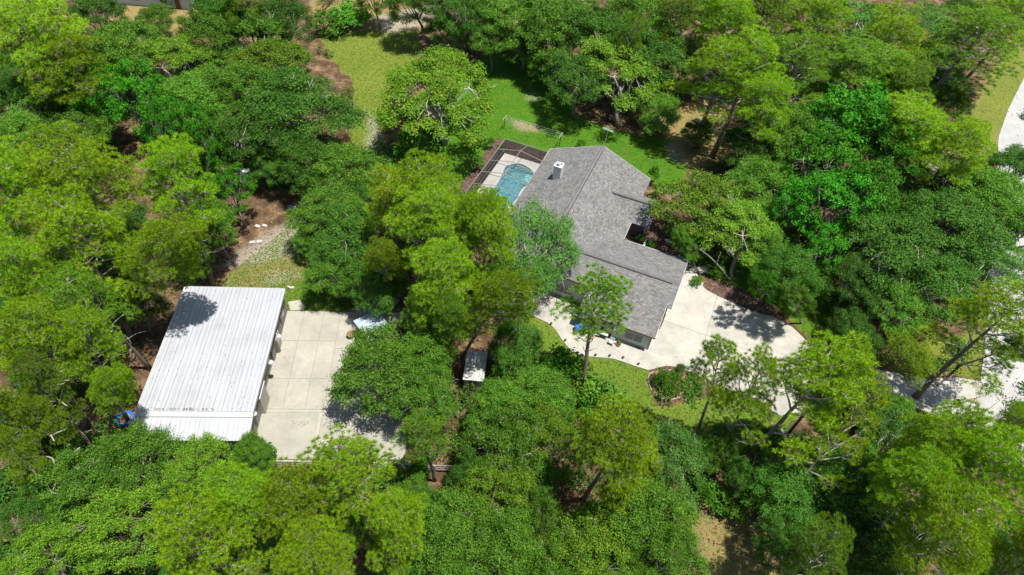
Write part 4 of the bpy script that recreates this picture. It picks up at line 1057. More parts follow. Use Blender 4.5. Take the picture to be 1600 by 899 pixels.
def oak_proto(seed, R=5.0, Ht=10.0, mat='oak', nc=46, leaf=.185, clump=(.8, 1.45), dens=1.0, fork=.3, bark='oak_bark', bare=4, flat=.62, open_=.0, spray=.17):
    r = np.random.default_rng(seed); P = Proto(); P.R = R; P.H = Ht; P.C = Ht*.66
    cz = Ht*.58; vz = Ht*flat*.5
    # clump centres over a lumpy dome
    cs_ = []
    tries = 0
    while len(cs_) < nc and tries < 4000:
        tries += 1
        a = r.uniform(0, 2*PI); rr_ = math.sqrt(r.random()); cr_ = r.uniform(*clump)
        lob = 1+.14*math.sin(3*a+seed)+.09*math.sin(5*a+2*seed)
        x = R*lob*.84*rr_; z = cz+vz*math.sqrt(max(0, 1-rr_**2*.92))*r.uniform(.38, 1.1)-(.9 if rr_ > .8 else 0)*r.random()*vz*.6
        p = np.array([x*math.cos(a), x*math.sin(a), z])
        if all(np.linalg.norm((p-q[0])*np.array([1, 1, .6])) > (cr_+q[1])*(.60+open_) for q in cs_): cs_.append((p, cr_))
    trunk = MB(); fz = Ht*fork
    tp = [np.array([0, 0, -.1]), np.array([r.normal()*.1, r.normal()*.1, fz*.5]), np.array([r.normal()*.2, r.normal()*.2, fz])]
    trunk.tube(tp, [Ht*.030, Ht*.024, Ht*.021], 8)
    br = MB(); order = sorted(range(len(cs_)), key=lambda i: -cs_[i][1]); nb_ = 7
    mains = []
    for k in range(nb_):
        a = k*2*PI/nb_+r.uniform(-.3, .3); tgt = np.array([math.cos(a)*R*.5, math.sin(a)*R*.5, cz+vz*.45])
        m0 = tp[2]; mid = (m0+tgt)/2+r.normal(size=3)*.35; q = [m0, m0+(mid-m0)*.5+r.normal(size=3)*.1, mid, tgt]
        br.tube(q, [Ht*.015, Ht*.012, Ht*.009, Ht*.005], 6); mains.append(q)
    for p, c in cs_:
        best = min(mains, key=lambda q: min(np.linalg.norm(p-q[2]), np.linalg.norm(p-q[3])))
        s = best[2] if np.linalg.norm(p-best[2]) < np.linalg.norm(p-best[3]) else best[3]
        br.tube([s, (s+p)/2+r.normal(size=3)*.2, p+np.array([0, 0, .1])], [Ht*.005, Ht*.0035, .02], 4, False)
    for k in range(bare):
        p, c = cs_[r.integers(len(cs_))]; d = unit(p-np.array([0, 0, cz])+np.array([0, 0, 1.0])+r.normal(size=3)*.8)
        pts, _ = bend(p, d, c*1.5, r, 4, .25); br.tube(pts, [.05, .04, .03, .02, .01], 4)
        for j in (1, 2, 3):
            q, _ = bend(pts[j], unit(d+r.normal(size=3)*.9), c*.8, r, 3, .3); br.tube(q, [.025, .018, .012, .006], 3, False)
    Cs = []; Ns = []
    for p, c in cs_:
        ns = int(dens*2.6*c*c/(leaf*leaf)*4.6/6*2.1)
        d = unit(r.normal(size=(ns, 3))+np.array([0, 0, .45])); d[:, 2] = np.where(d[:, 2] < -.1, -d[:, 2], d[:, 2])
        q = d*c*(r.uniform(.45, 1.16, (ns, 1)))*np.array([1, 1, .78])
        q *= (1+.26*np.sin(d[:, :1]*5+p[0])*np.cos(d[:, 1:2]*6+p[1]))
        sp_ = p+q
        for j in range(6):
            Cs.append(sp_+r.normal(size=(ns, 3))*spray*np.array([1, 1, .7])); Ns.append(unit(d*1.0+np.array([0, 0, .45])+r.normal(size=(ns, 3))*.55))
    C = np.concatenate(Cs); Nn = np.concatenate(Ns)
    # interior scatter so gaps show depth, not emptiness
    P.crown = leaves_mesh('crown', C, Nn, leaf, mat, r); P.trunk = trunk.mesh('trunk', bark, True); P.branches = br.mesh('branches', bark if bark != 'oak_bark' else 'pale_bark' if bare > 5 else 'oak_bark', True)
    P.tri = len(C)*2; return P

PR = {
 'P': [pine_proto(1, 5.2, 18, 30), pine_proto(2, 5.2, 18, 26, base=.52), pine_proto(3, 5.2, 18, 34, tufts=4, rad=.37), pine_proto(4, 5.2, 18, 24, base=.5, tufts=4, dead=8)],
 'D': [pine_proto(5, 5.2, 18, 28, 'pine_dark', .45), pine_proto(6, 5.2, 18, 24, 'pine_dark', .5, 3, dead=9)],
 'H': [oak_proto(17, mat='oak_bright', nc=44, clump=(.55, 1.3), bare=8), oak_proto(18, mat='oak_bright', nc=54, clump=(.5, 1.1), bare=5)],
 'A': [pine_proto(15, 5.2, 18, 22, base=.42, tufts=2, dead=9), pine_proto(16, 5.2, 18, 20, base=.40, tufts=3, dead=9)],
 'Y': [pine_proto(7, 5.2, 16, 24, 'pine_yellow', .52)],
 'S': [pine_proto(8, 3.4, 14, 16, 'pine_dark', .62, 4, rad=.40, dead=4), pine_proto(9, 3.4, 14, 15, 'pine', .6, 4, rad=.40, dead=4)],
 'O': [oak_proto(11), oak_proto(12, nc=60, clump=(.65, 1.15)), oak_proto(13, nc=36, clump=(1.0, 1.6), bare=9), oak_proto(14, nc=50, clump=(.5, 1.4), bare=12)],
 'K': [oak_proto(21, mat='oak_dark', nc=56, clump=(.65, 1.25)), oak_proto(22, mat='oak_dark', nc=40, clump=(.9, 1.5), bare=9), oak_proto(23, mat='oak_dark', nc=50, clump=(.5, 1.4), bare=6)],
 'M': [oak_proto(31, mat='maple', nc=44, clump=(.6, 1.1), leaf=.27, flat=.8, dens=1.0, open_=.10, spray=.15), oak_proto(32, mat='maple', nc=40, clump=(.65, 1.2), leaf=.27, flat=.85, dens=1.0, open_=.10, spray=.15)],
 'L': [oak_proto(41, R=6.0, Ht=11, mat='lime', nc=46, clump=(.7, 1.35), leaf=.21, dens=1.15, open_=.0, bare=9, bark='pale_bark')],
 'G': [oak_proto(51, mat='grey_oak', nc=36, clump=(.7, 1.3), leaf=.18, dens=.62, open_=.0, bare=10), oak_proto(52, mat='grey_oak', nc=30, clump=(.8, 1.4), leaf=.18, dens=.6, open_=.0, bare=12)],
 'T': [oak_proto(61, mat='oak', nc=22, clump=(.5, .9), leaf=.24, dens=.4, open_=.25, bare=16, bark='pale_bark')],
 'B': [oak_proto(71, R=1.5, Ht=1.9, mat='bush', nc=9, clump=(.5, .8), leaf=.22, flat=.9, fork=.15, bare=0, spray=.12), oak_proto(72, R=1.5, Ht=1.9, mat='oak', nc=9, clump=(.45, .75), leaf=.2, flat=.9, fork=.15, bare=1, spray=.12)],
}
print('triangles in prototypes', {k: [p.tri for p in v] for k, v in PR.items()})
KIND = {'H': ('oak_tree', 'tree', 'bright green oak'), 'A': ('pine_tree', 'pine', 'airy pine'), 'P': ('pine_tree', 'pine', 'bright yellow green pine'), 'D': ('pine_tree', 'pine', 'mid green pine'), 'Y': ('pine_tree', 'pine', 'yellowing pine'), 'S': ('pine_tree', 'pine', 'small sparse pine'),
        'O': ('oak_tree', 'tree', 'dense green oak'), 'K': ('oak_tree', 'tree', 'dark green oak'), 'M': ('broadleaf_tree', 'tree', 'emerald green broadleaf tree'), 'L': ('shade_tree', 'tree', 'wide yellow green shade tree'),
        'G': ('live_oak', 'tree', 'grey green live oak'), 'T': ('bare_tree', 'tree', 'thin half bare tree'), 'B': ('shrub', 'shrub', 'leafy green shrub')}
GROUPN = {'H': 'bright green oaks', 'A': 'airy pines with visible trunks', 'P': 'bright pines', 'D': 'mid green pines', 'Y': 'yellowing pines', 'S': 'small pines', 'O': 'green oaks', 'K': 'dark oaks', 'M': 'emerald broadleaf trees', 'L': None, 'G': 'grey green live oaks', 'T': 'half bare trees', 'B': 'shrubs around the yard'}
count = {}
def tree(k, px, py, rpx, ht, label, base=None, rz=None, kind=None, full=None):
    i = count.get(k, 0); count[k] = i+1; pr = PR[k][i % len(PR[k])]
    hc = ht*(pr.C/pr.H)
    R = rpx*mpp(px, py, hc)*(1.12 if py < 400 and k in 'OKMPDGAH' else 1.04 if k in 'OK' else 1); p = at(px, py, hc)
    sxy = R/pr.R; sz = ht/pr.H
    nm_, cat, lk = KIND[k]; 
    t = thing(nm_, full or (lk+' '+label), cat, (p[0], p[1], 0), rz if rz is not None else (i*2.13+.3) % 6.28, GROUPN[k])
    if base is not None:                        # the trunk leans from where it stands to under its crown
        b = at(*base)[:2]; t.location = (b[0], b[1], 0)
        dx, dy = (p[:2]-b); t.rotation_euler = (0, 0, 0)
        sh = Matrix(((1, 0, dx/(hc/sz), 0), (0, 1, dy/(hc/sz), 0), (0, 0, 1, 0), (0, 0, 0, 1)))
    for part_ in ('trunk', 'branches', 'crown'):
        me = getattr(pr, part_)
        o = bpy.data.objects.new(part_, me); COL.objects.link(o); o.parent = t
        if base is not None: o.matrix_parent_inverse = Matrix(((1, 0, dx/(hc/sz)/sxy, 0), (0, 1, dy/(hc/sz)/sxy, 0), (0, 0, 1, 0), (0, 0, 0, 1)))
        if part_ != 'trunk': o['kind'] = 'stuff'
    an_ = .16*math.sin(px*1.7+py*.9); t.scale = (sxy*(1+an_), sxy*(1-an_), sz)
    if base is None: t.rotation_euler = (.07*math.sin(px+2*py), .07*math.cos(2*px+py), t.rotation_euler[2])
    return t
TREES = [
# upper left wood
('P', 55, 55, 88, 18, 'filling the top left corner'), ('P', 100, 110, 60, 15, 'just below the corner pine at the upper left'),
('O', 190, 78, 62, 11, 'south of the neighbour house with the brown roof'), ('K', 150, 22, 50, 10, 'touching the left end of the neighbour house'),
('H', 265, 95, 62, 10, 'with a rounded top two crowns below the neighbour house'), ('O', 330, 55, 55, 11, 'near the top edge right of the neighbour house'),
('K', 335, 18, 42, 13, 'standing on the top edge beside the pale ground'), ('O', 395, 55, 52, 11, 'near the top edge left of the leaning rail fence'),
('D', 385, 5, 40, 15, 'cut by the top edge left of the rail fence'),
('H', 425, 95, 58, 11, 'left of the grass clearing, upper one'), ('K', 440, 30, 50, 12, 'in dark shade next to the rail fence on the top edge'),
('M', 205, 150, 50, 13, 'brightest in the middle of the upper left wood'), ('M', 135, 150, 40, 12, 'left of the brightest emerald crown of the upper left wood'),
('O', 70, 165, 60, 9, 'below the corner pines at the left edge'), ('K', 20, 150, 35, 9, 'small against the left edge under the corner pine'),
('O', 300, 160, 58, 10, 'in the middle of the upper left wood'), ('O', 375, 135, 55, 11, 'between the clearing oaks and the wood centre'),
('K', 465, 170, 85, 12, 'with a big round crown hanging over the grass clearing'), ('K', 400, 215, 58, 11, 'above the white trailer'),
('M', 255, 195, 38, 12, 'small, right above the domed pine'), ('M', 325, 215, 36, 12, 'with glossy clusters left of the white trailer'),
('O', 25, 215, 48, 9, 'on the left edge above the large pines'), ('O', 110, 215, 52, 9, 'just left of the domed pine'),
('K', 480, 250, 50, 9, 'at the lower end of the grass clearing'), ('O', 240, 30, 30, 6, 'low, on the pale ground before the neighbour house'),
# left pines
('P', 175, 290, 92, 19, 'with the domed crown at the top of the left pine stand'), ('P', 275, 305, 60, 18, 'right of the domed pine, beside the dark brown ground'),
('P', 55, 305, 80, 18, 'on the left edge beside the domed pine'), ('P', 120, 385, 85, 18, 'in the middle of the left pine stand'),
('P', 235, 395, 66, 17, 'above the northwest corner of the barn roof', (200, 522)), ('P', 30, 420, 66, 17, 'on the left edge in the middle of the stand'),
('D', 165, 460, 62, 15, 'with orange tips left of the brown ground by the barn'), ('K', 210, 470, 42, 9, 'low, at the foot of the left pines by the brown ground'),
('O', 335, 350, 40, 9, 'right of the pine stand, over the shaded sand'), ('M', 365, 300, 34, 9, 'just below the white trailer'),
('P', 40, 545, 72, 16, 'on the left edge level with the middle of the barn'), ('P', 120, 545, 55, 15, 'with silver limbs left of the barn'),
('P', 165, 605, 42, 12, 'thin, reaching toward the blue paddling pool', (168, 690)), ('D', 75, 620, 48, 14, 'open crowned, above the silver fallen limbs'),
('P', 20, 650, 48, 15, 'on the left edge above the big crooked trunk'), ('P', 75, 665, 34, 12, 'small, inside the ring of silver limbs'),
# lower left
('O', 215, 715, 62, 9, 'against the southwest corner of the barn'), ('H', 300, 735, 62, 9, 'below the lean-to roof of the barn'),
('O', 120, 755, 68, 9, 'left of the barn oaks on the lower left slope'), ('H', 195, 820, 82, 11, 'broad and bright in the lower left'),
('K', 55, 800, 45, 8, 'beside the orange bare ground in the lower left'), ('H', 60, 870, 66, 10, 'in the bottom left corner'),
('P', 25, 730, 36, 12, 'small, on the left edge below the crooked trunk'),
('K', 285, 805, 50, 9, 'in the gap left of the bottom pines'), ('O', 390, 715, 34, 6, 'low, hugging the south wall of the barn'),
('P', 375, 770, 66, 15, 'with bare silver limbs south of the barn'), ('P', 345, 860, 84, 17, 'on the bottom edge, leftmost of the bottom pines'),
('P', 465, 790, 66, 15, 'south of the concrete yard, left one'), ('P', 565, 745, 78, 16, 'overhanging the south edge of the concrete yard'),
('P', 470, 865, 78, 17, 'on the bottom edge below the concrete yard'), ('P', 590, 840, 66, 16, 'on the bottom edge right of the concrete yard'),
('K', 630, 865, 50, 8, 'in shade on the bottom edge right of the bottom pines'),
('S', 680, 685, 44, 12, 'with round tufts beside the right end of the rail fence', (679, 752)),
# lower middle
('O', 695, 830, 72, 10, 'on the bottom edge in the lower middle, left one'), ('O', 650, 785, 40, 7, 'low, below the small sparse pine'),
('H', 770, 770, 66, 10, 'in the centre of the lower wood'), ('K', 730, 740, 40, 9, 'right of the small sparse pine'),
('O', 790, 700, 66, 10, 'below the garden shed'), ('O', 785, 642, 48, 8, 'right beside the garden shed'),
('H', 860, 690, 60, 9, 'left of the brightest middle pine'), ('O', 830, 615, 60, 8, 'on the west side of the front lawn'),
('B', 875, 575, 36, 3.4, 'low and yellow green at the shaded end of the front lawn'), ('B', 935, 625, 40, 4, 'on the lawn at the foot of the lone garage pine'),
('O', 770, 860, 66, 10, 'on the bottom edge near the middle'), ('O', 850, 800, 40, 9, 'beside the bare reddish ground in the lower wood'),
('P', 955, 700, 84, 17, 'brightest of the lower middle', (912, 782)), ('H', 925, 850, 78, 10, 'on the bottom edge below the brightest middle pine'),
('O', 1010, 800, 66, 10, 'left of the tan grass at the bottom'), ('G', 1055, 715, 66, 9, 'in the lower wood below the shrub bed'),
('O', 1120, 700, 36, 6, 'between the live oak and the leaning pines'), ('O', 1040, 870, 52, 9, 'on the bottom edge beside the tan grass'),
('O', 880, 900, 60, 9, 'mostly below the bottom edge'), 
# lower right
('S', 1125, 590, 50, 15, 'left of the leaning pines by the driveway', (1085, 690)), ('A', 1180, 610, 62, 16, 'with a forked trunk by the driveway', (1119, 708)),
('A', 1255, 605, 92, 18, 'leaning with long trunk over the driveway', (1153, 740)), ('P', 1292, 590, 58, 17, 'dense crowned, above the driveway where it narrows', (1216, 700)), ('A', 1325, 670, 60, 15, 'right of the leaning driveway pine', (1180, 822)),
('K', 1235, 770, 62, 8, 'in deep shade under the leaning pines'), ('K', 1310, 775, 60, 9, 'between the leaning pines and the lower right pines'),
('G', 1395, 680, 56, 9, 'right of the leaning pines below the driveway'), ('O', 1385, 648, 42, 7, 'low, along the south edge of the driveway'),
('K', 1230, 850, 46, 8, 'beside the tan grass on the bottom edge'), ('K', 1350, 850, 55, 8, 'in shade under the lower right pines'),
('P', 1480, 710, 72, 17, 'below the driveway mouth'), ('P', 1545, 770, 84, 18, 'in the lower right, the largest one'),
('P', 1440, 790, 62, 16, 'in the lower right, west of the largest one'), ('P', 1500, 865, 84, 17, 'on the bottom edge at the lower right'),
('P', 1595, 850, 56, 16, 'in the bottom right corner'), ('D', 1310, 890, 56, 14, 'on the bottom edge right of the tan grass'),
('P', 1590, 690, 36, 13, 'on the right edge above the lower right pines'),
('T', 1545, 645, 62, 9, 'over the driveway mouth'), ('G', 1625, 665, 46, 8, 'on the right edge at the driveway mouth'),
# centre
('O', 600, 577, 82, 9, 'spreading over the concrete yard'), ('O', 655, 555, 50, 9, 'between the concrete yard and the garden shed'), ('O', 660, 620, 52, 9, 'casting shade on the lower right of the concrete yard'),
('Y', 610, 325, 62, 15, 'with yellow tips above the central wood'), ('P', 750, 333, 52, 17, 'next to the swimming pool cage', (733, 402)),
('P', 690, 300, 60, 18, 'at the top of the central pine stand'), ('P', 660, 370, 66, 17, 'in the heart of the central stand'),
('P', 745, 385, 62, 17, 'west of the house roof'), ('P', 680, 445, 62, 16, 'in the lower part of the central stand'),
('P', 765, 470, 60, 16, 'between the central stand and the front walk', (722, 560)), ('Y', 600, 410, 40, 13, 'on the left side of the central stand', (600, 470)),
('D', 700, 488, 42, 13, 'above the garden shed'), ('K', 808, 545, 48, 8, 'shading the west end of the front lawn'),
('O', 535, 270, 56, 9, 'with a bushy crown below the grass clearing'), ('O', 515, 330, 52, 8, 'above the sandy barn yard'),
('K', 545, 375, 62, 9, 'in the dark middle of the wood right of the barn yard'), ('O', 525, 425, 46, 7, 'with bare grey twigs at the corner of the concrete yard'),
('K', 580, 440, 46, 8, 'above the carport'), ('O', 480, 375, 24, 5, 'small, alone at the edge of the barn yard sand'), ('D', 640, 480, 40, 12, 'above the reddish ground by the carport'),
('G', 845, 385, 70, 10, 'overhanging the house roof', (812, 470)), ('G', 830, 440, 50, 8, 'shading the front walk', (800, 500)),
('S', 955, 480, 60, 15.5, 'standing alone before the garage roof', (903, 616)),
('L', 685, 142, 110, 12, 'in the middle of the back lawn', (695, 226)),
# top middle
('K', 650, 8, 42, 11, 'on the top edge with a forked dark trunk', (661, 50)), ('K', 725, 15, 44, 12, 'on the top edge above the back lawn'),
('O', 800, 25, 56, 12, 'on the top edge left of the dark shaded ground'), ('O', 870, 35, 62, 13, 'on the top edge in the middle of the oak row'),
('K', 925, 60, 55, 13, 'behind the round oak north of the house'), ('H', 960, 110, 66, 12, 'north of the house antenna', (966, 200)), ('K', 1010, 90, 60, 12, 'right of the oak with the pale trunk'),
('K', 905, 120, 50, 11, 'at the corner of the bright lawn'), ('O', 1030, 175, 36, 6, 'small, at the edge of the tan ground', (1017, 214)), ('O', 770, 60, 34, 9, 'low, above the right side of the big shade tree'),
('D', 1065, 35, 44, 15, 'on the top edge with bare trunks'), ('O', 1000, 20, 46, 11, 'cut by the top edge in the middle'), ('D', 980, 60, 30, 14, 'slim, among the oaks of the top middle'),
('B', 545, 28, 34, 3, 'in a low row on the top edge beside the rail fence'), ('B', 510, 35, 28, 3, 'dark and low at the foot of the rail fence'), ('O', 590, -5, 34, 9, 'just touching the top edge over the sandy patch'),
# top right
('A', 1120, 120, 60, 17, 'with horizontal limbs beside the tan ground', (1088, 232)), ('A', 1175, 115, 62, 18, 'with the tall dark trunk right of the tan ground', (1113, 246)),
('P', 1150, 45, 50, 17, 'on the top edge above the tall dark trunk'), ('O', 1105, 15, 40, 12, 'on the top edge left of the tallest pines'), ('O', 1030, 60, 34, 10, 'behind the oaks north of the antenna'),
('D', 1205, 30, 50, 17, 'on the top edge next to bare orange ground'),
('P', 1195, 175, 44, 15, 'small crowned, below the tall dark trunk crown'), ('D', 1260, 120, 62, 16, 'in the middle of the top right wood'),
('P', 1270, 35, 50, 16, 'near the top edge of the right wood'), ('G', 1340, 50, 60, 13, 'on the top edge of the right wood'), ('K', 1150, 90, 40, 9, 'beneath the tall top right pines'),
('D', 1345, 120, 70, 15, 'centre of the upper right wood'), ('P', 1400, 60, 56, 16, 'near the top edge right of the live oak'), ('G', 1440, 45, 50, 12, 'near the top edge left of the street verge'),
('D', 1500, 70, 76, 17, 'with grey bare limbs near the street verge'), ('P', 1565, 30, 56, 16, 'in the top right corner'), ('K', 1440, 130, 40, 8, 'dark, under the upper right pines'),
('P', 1425, 195, 62, 15, 'left of the verge of the street'), ('P', 1490, 225, 52, 14, 'with slanting tufts next to the street verge'), ('D', 1400, 130, 50, 14, 'above the emerald trees on the right'),
('K', 1175, 230, 42, 8, 'in the shade right of the tan ground'), ('O', 1090, 205, 24, 5, 'tiny, at the foot of the tall dark trunk'),
('M', 1330, 200, 66, 14, 'largest of the right wood'), ('M', 1270, 255, 54, 13, 'below left of the largest emerald tree'), ('M', 1385, 240, 52, 13, 'below right of the largest emerald tree'),
('M', 1300, 320, 56, 12, 'in the middle of the right wood'), ('M', 1350, 300, 50, 12, 'right of centre in the right wood'), ('O', 1230, 210, 50, 12, 'left of the emerald trees'), ('M', 1240, 330, 40, 10, 'smaller, above the eastern lawn strip'),
('H', 1106, 322, 68, 10, 'hanging over the entry court of the house', (1108, 400)), ('H', 1155, 355, 52, 9, 'beside the driveway mulch strip', (1142, 440)), ('O', 1180, 290, 46, 10, 'between the entry oak and the emerald trees'),
('M', 1193, 448, 26, 9, 'small, hanging over the north edge of the driveway', (1188, 474)), ('O', 1240, 468, 28, 9, 'small, over the driveway bend', (1252, 506)), ('O', 1072, 380, 18, 7, 'small, touching the northeast corner of the garage roof', (1090, 428)),
('K', 1230, 420, 46, 9, 'casting shade on the driveway edge'), ('M', 1290, 400, 40, 9, 'low, above the sunny lawn patch'), ('K', 1330, 440, 50, 8, 'left of the wide dark oak by the street'),
('K', 1400, 390, 78, 11, 'wide, in the lower part of the right wood'), ('K', 1480, 350, 68, 11, 'near the street in the right wood'), ('O', 1545, 310, 62, 10, 'overhanging the street on the right'),
('K', 1590, 265, 45, 9, 'on the right edge over the street'), ('O', 1590, 360, 40, 9, 'on the right edge in the middle of the street'), ('K', 1460, 440, 64, 10, 'above the bright pine at the driveway mouth'),
('O', 1400, 480, 50, 8, 'above the brick red bed'), ('K', 1330, 520, 42, 6, 'low, on the shaded lawn north of the driveway'), ('G', 1540, 410, 54, 9, 'beside the street below the overhanging oak'),
('A', 1545, 510, 84, 16, 'leaning over the driveway mouth', (1430, 622)), ('P', 1395, 540, 50, 12, 'small, north of the brick red bed', (1396, 566)), ('D', 1590, 560, 40, 12, 'on the right edge over the street end', (1498, 572)),
]
BR = {}
for row in TREES:
    if len(row) == 6 and row[0] != 'B':
        k, x, y, r_px, h_, lb = row; pr = PR[k][0]; q = at(x, y, h_*pr.C/pr.H)[:2]
        be, bn_ = float(q@bE), float(q@bN); he_, hn_ = float((q-HO)@hE), float((q-HO)@hN); z_ = q-np.array([0, 0]); d_ = np.array([q[0], q[1], -ALT]); zz_ = d_@_f; gpx = (CX+FPX*(d_@_x)/zz_, CY-FPX*(d_@_u)/zz_)
        bad = ''
        if -31 < be < -19.5 and wS-.5 < bn_ < bNn+.5: bad = 'barn'
        elif -19.5 <= be < -8 and n_s < bn_ < n_n: bad = 'slab'
        elif -23 < he_ < 1.5 and 0 < hn_ < 28: bad = 'house'
        elif inpoly(np.array([gpx[0]]), np.array([gpx[1]]), drive_px)[0] or inpoly(np.array([gpx[0]]), np.array([gpx[1]]), walk_px)[0]: bad = 'drive'
        elif -32 < he_ < -21 and 11 < hn_ < 27: bad = 'pool'
        if bad: print('TRUNK', bad, k, x, y, lb, [int(v) for v in gpx])
for row in TREES:
    k, x, y, r_px, h_, lb = row[:6]
    tree(k, x, y, r_px, h_, lb, row[6] if len(row) > 6 else None)

USED = set()
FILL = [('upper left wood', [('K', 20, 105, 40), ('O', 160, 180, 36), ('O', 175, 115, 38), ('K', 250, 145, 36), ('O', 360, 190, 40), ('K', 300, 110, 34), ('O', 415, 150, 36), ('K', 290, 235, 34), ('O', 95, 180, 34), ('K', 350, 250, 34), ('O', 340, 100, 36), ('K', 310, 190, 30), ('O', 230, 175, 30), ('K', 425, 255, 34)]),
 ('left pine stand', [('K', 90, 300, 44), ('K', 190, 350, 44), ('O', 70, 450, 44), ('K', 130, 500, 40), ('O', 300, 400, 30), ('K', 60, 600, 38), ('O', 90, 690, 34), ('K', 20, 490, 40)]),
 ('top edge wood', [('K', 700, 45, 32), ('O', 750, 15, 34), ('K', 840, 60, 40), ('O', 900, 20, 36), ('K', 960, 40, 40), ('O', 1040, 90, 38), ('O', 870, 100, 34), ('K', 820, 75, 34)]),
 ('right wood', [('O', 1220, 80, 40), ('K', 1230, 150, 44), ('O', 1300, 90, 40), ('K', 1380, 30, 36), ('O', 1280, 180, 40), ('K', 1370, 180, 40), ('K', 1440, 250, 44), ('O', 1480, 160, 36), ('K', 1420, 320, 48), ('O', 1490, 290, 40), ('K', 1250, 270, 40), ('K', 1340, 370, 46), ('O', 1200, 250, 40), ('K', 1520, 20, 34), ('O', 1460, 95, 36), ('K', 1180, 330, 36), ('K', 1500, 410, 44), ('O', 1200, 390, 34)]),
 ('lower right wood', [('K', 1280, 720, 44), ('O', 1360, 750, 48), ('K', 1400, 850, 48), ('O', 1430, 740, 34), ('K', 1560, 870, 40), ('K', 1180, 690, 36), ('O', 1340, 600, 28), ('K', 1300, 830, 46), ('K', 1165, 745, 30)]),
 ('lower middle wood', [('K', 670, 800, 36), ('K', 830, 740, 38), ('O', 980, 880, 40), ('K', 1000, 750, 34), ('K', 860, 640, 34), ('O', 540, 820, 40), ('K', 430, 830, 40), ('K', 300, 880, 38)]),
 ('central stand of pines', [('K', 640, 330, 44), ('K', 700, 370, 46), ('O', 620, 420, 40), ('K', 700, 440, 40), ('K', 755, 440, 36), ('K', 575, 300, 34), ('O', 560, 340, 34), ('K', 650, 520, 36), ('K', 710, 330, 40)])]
for nm_, L_ in FILL:
    for k, x, y, r_px in L_:
        hh_ = 6.5 if k == 'K' else 7.5
        cand = sorted(TREES, key=lambda q: (q[1]-x)**2+(q[2]-y)**2); lb = None
        for q in cand:
            ex, ey = x-q[1], y-q[2]; dr = ('right of' if ex > 0 else 'left of') if abs(ex) > abs(ey) else ('below' if ey > 0 else 'above')
            lb = 'low '+('dark' if k == 'K' else 'green')+' tree '+dr+' the '+{'P': 'pine', 'D': 'pine', 'Y': 'pine', 'S': 'pine', 'A': 'pine', 'O': 'oak', 'H': 'oak', 'K': 'oak', 'G': 'oak', 'M': 'broadleaf tree', 'L': 'shade tree', 'T': 'bare tree', 'B': 'shrub'}[q[0]]+' '+q[5]
            if lb not in USED and len(lb.split()) <= 16: break
        USED.add(lb); o = tree(k, x, y, r_px, hh_, '', full=lb); o['group'] = 'low understorey trees of the '+nm_
for x, y, r_px, lb in ((1110, 775, 26, 'low green shrub at the upper end of the tan grass patch'), (1150, 795, 22, 'low shrub in the middle of the tan grass patch'), (1185, 770, 28, 'wide shrub where the tan grass meets the shaded wood')):
    tree('B', x, y, r_px, 2.2, '', full=lb)

# shrubs of the planting bed and around the house
SH = [((1034, 588), 15, 1.9, 'tall leafy green shrub at the top of the kidney shaped mulch bed'), ((1052, 593), 13, 1.6, 'rounded green shrub on the right of the kidney shaped mulch bed'), ((1040, 603), 15, 1.7, 'wide green shrub in the middle of the kidney shaped mulch bed'),
      ((1026, 600), 9, 1.0, 'small green shrub on the left rim of the kidney shaped mulch bed'), ((1055, 611), 10, 1.0, 'lowest yellow green shrub near the rim of the kidney shaped mulch bed'), ((1062, 578), 9, 1.3, 'small shrub where the mulch bed meets the driveway'),
      ((1000, 372), 9, 1.2, 'fern like shrub inside the dark entry court'), ((1018, 384), 9, 1.3, 'low shrub by the entry stepping stones'), ((1046, 362), 13, 1.8, 'green shrub right of the terracotta edging'), ((1022, 275), 10, 2.4, 'tall thin shrub at the east eave of the house'), ((1030, 300), 12, 2.0, 'dense shrub by the entry gable of the house'),
      ((908, 226), 9, 1.2, 'small bright shrub behind the north gable near the antenna'), ((1090, 440), 12, 1.0, 'spreading shrub in front of the grey stone bench'), ((1120, 425), 14, 1.3, 'shrub behind the grey stone bench'), ((529, 481), 9, .8, 'round bright shrub on the north edge of the concrete yard'),
      ((412, 712), 18, 2.6, 'feathery green shrub at the southeast corner of the barn'), ((745, 255), 14, 2.0, 'shrub outside the west side of the pool cage'), ((640, 225), 26, 3.0, 'leafy shrub under the left side of the big shade tree'), ((765, 225), 9, 1.6, 'reddish tinged shrub at the corner of the pool cage'),
      ((1290, 470), 20, 2.0, 'shrub on the sunny lawn patch of the right wood'), ((1345, 470), 24, 2.6, 'shrub at the foot of the wide dark oak'), ((655, 735), 16, 2.0, 'shrub in the gap beside the rail fence')]
for (a, b), r_px, h_, lb in SH:
    tree('B', a, b, r_px*.85, h_, '', full=lb)

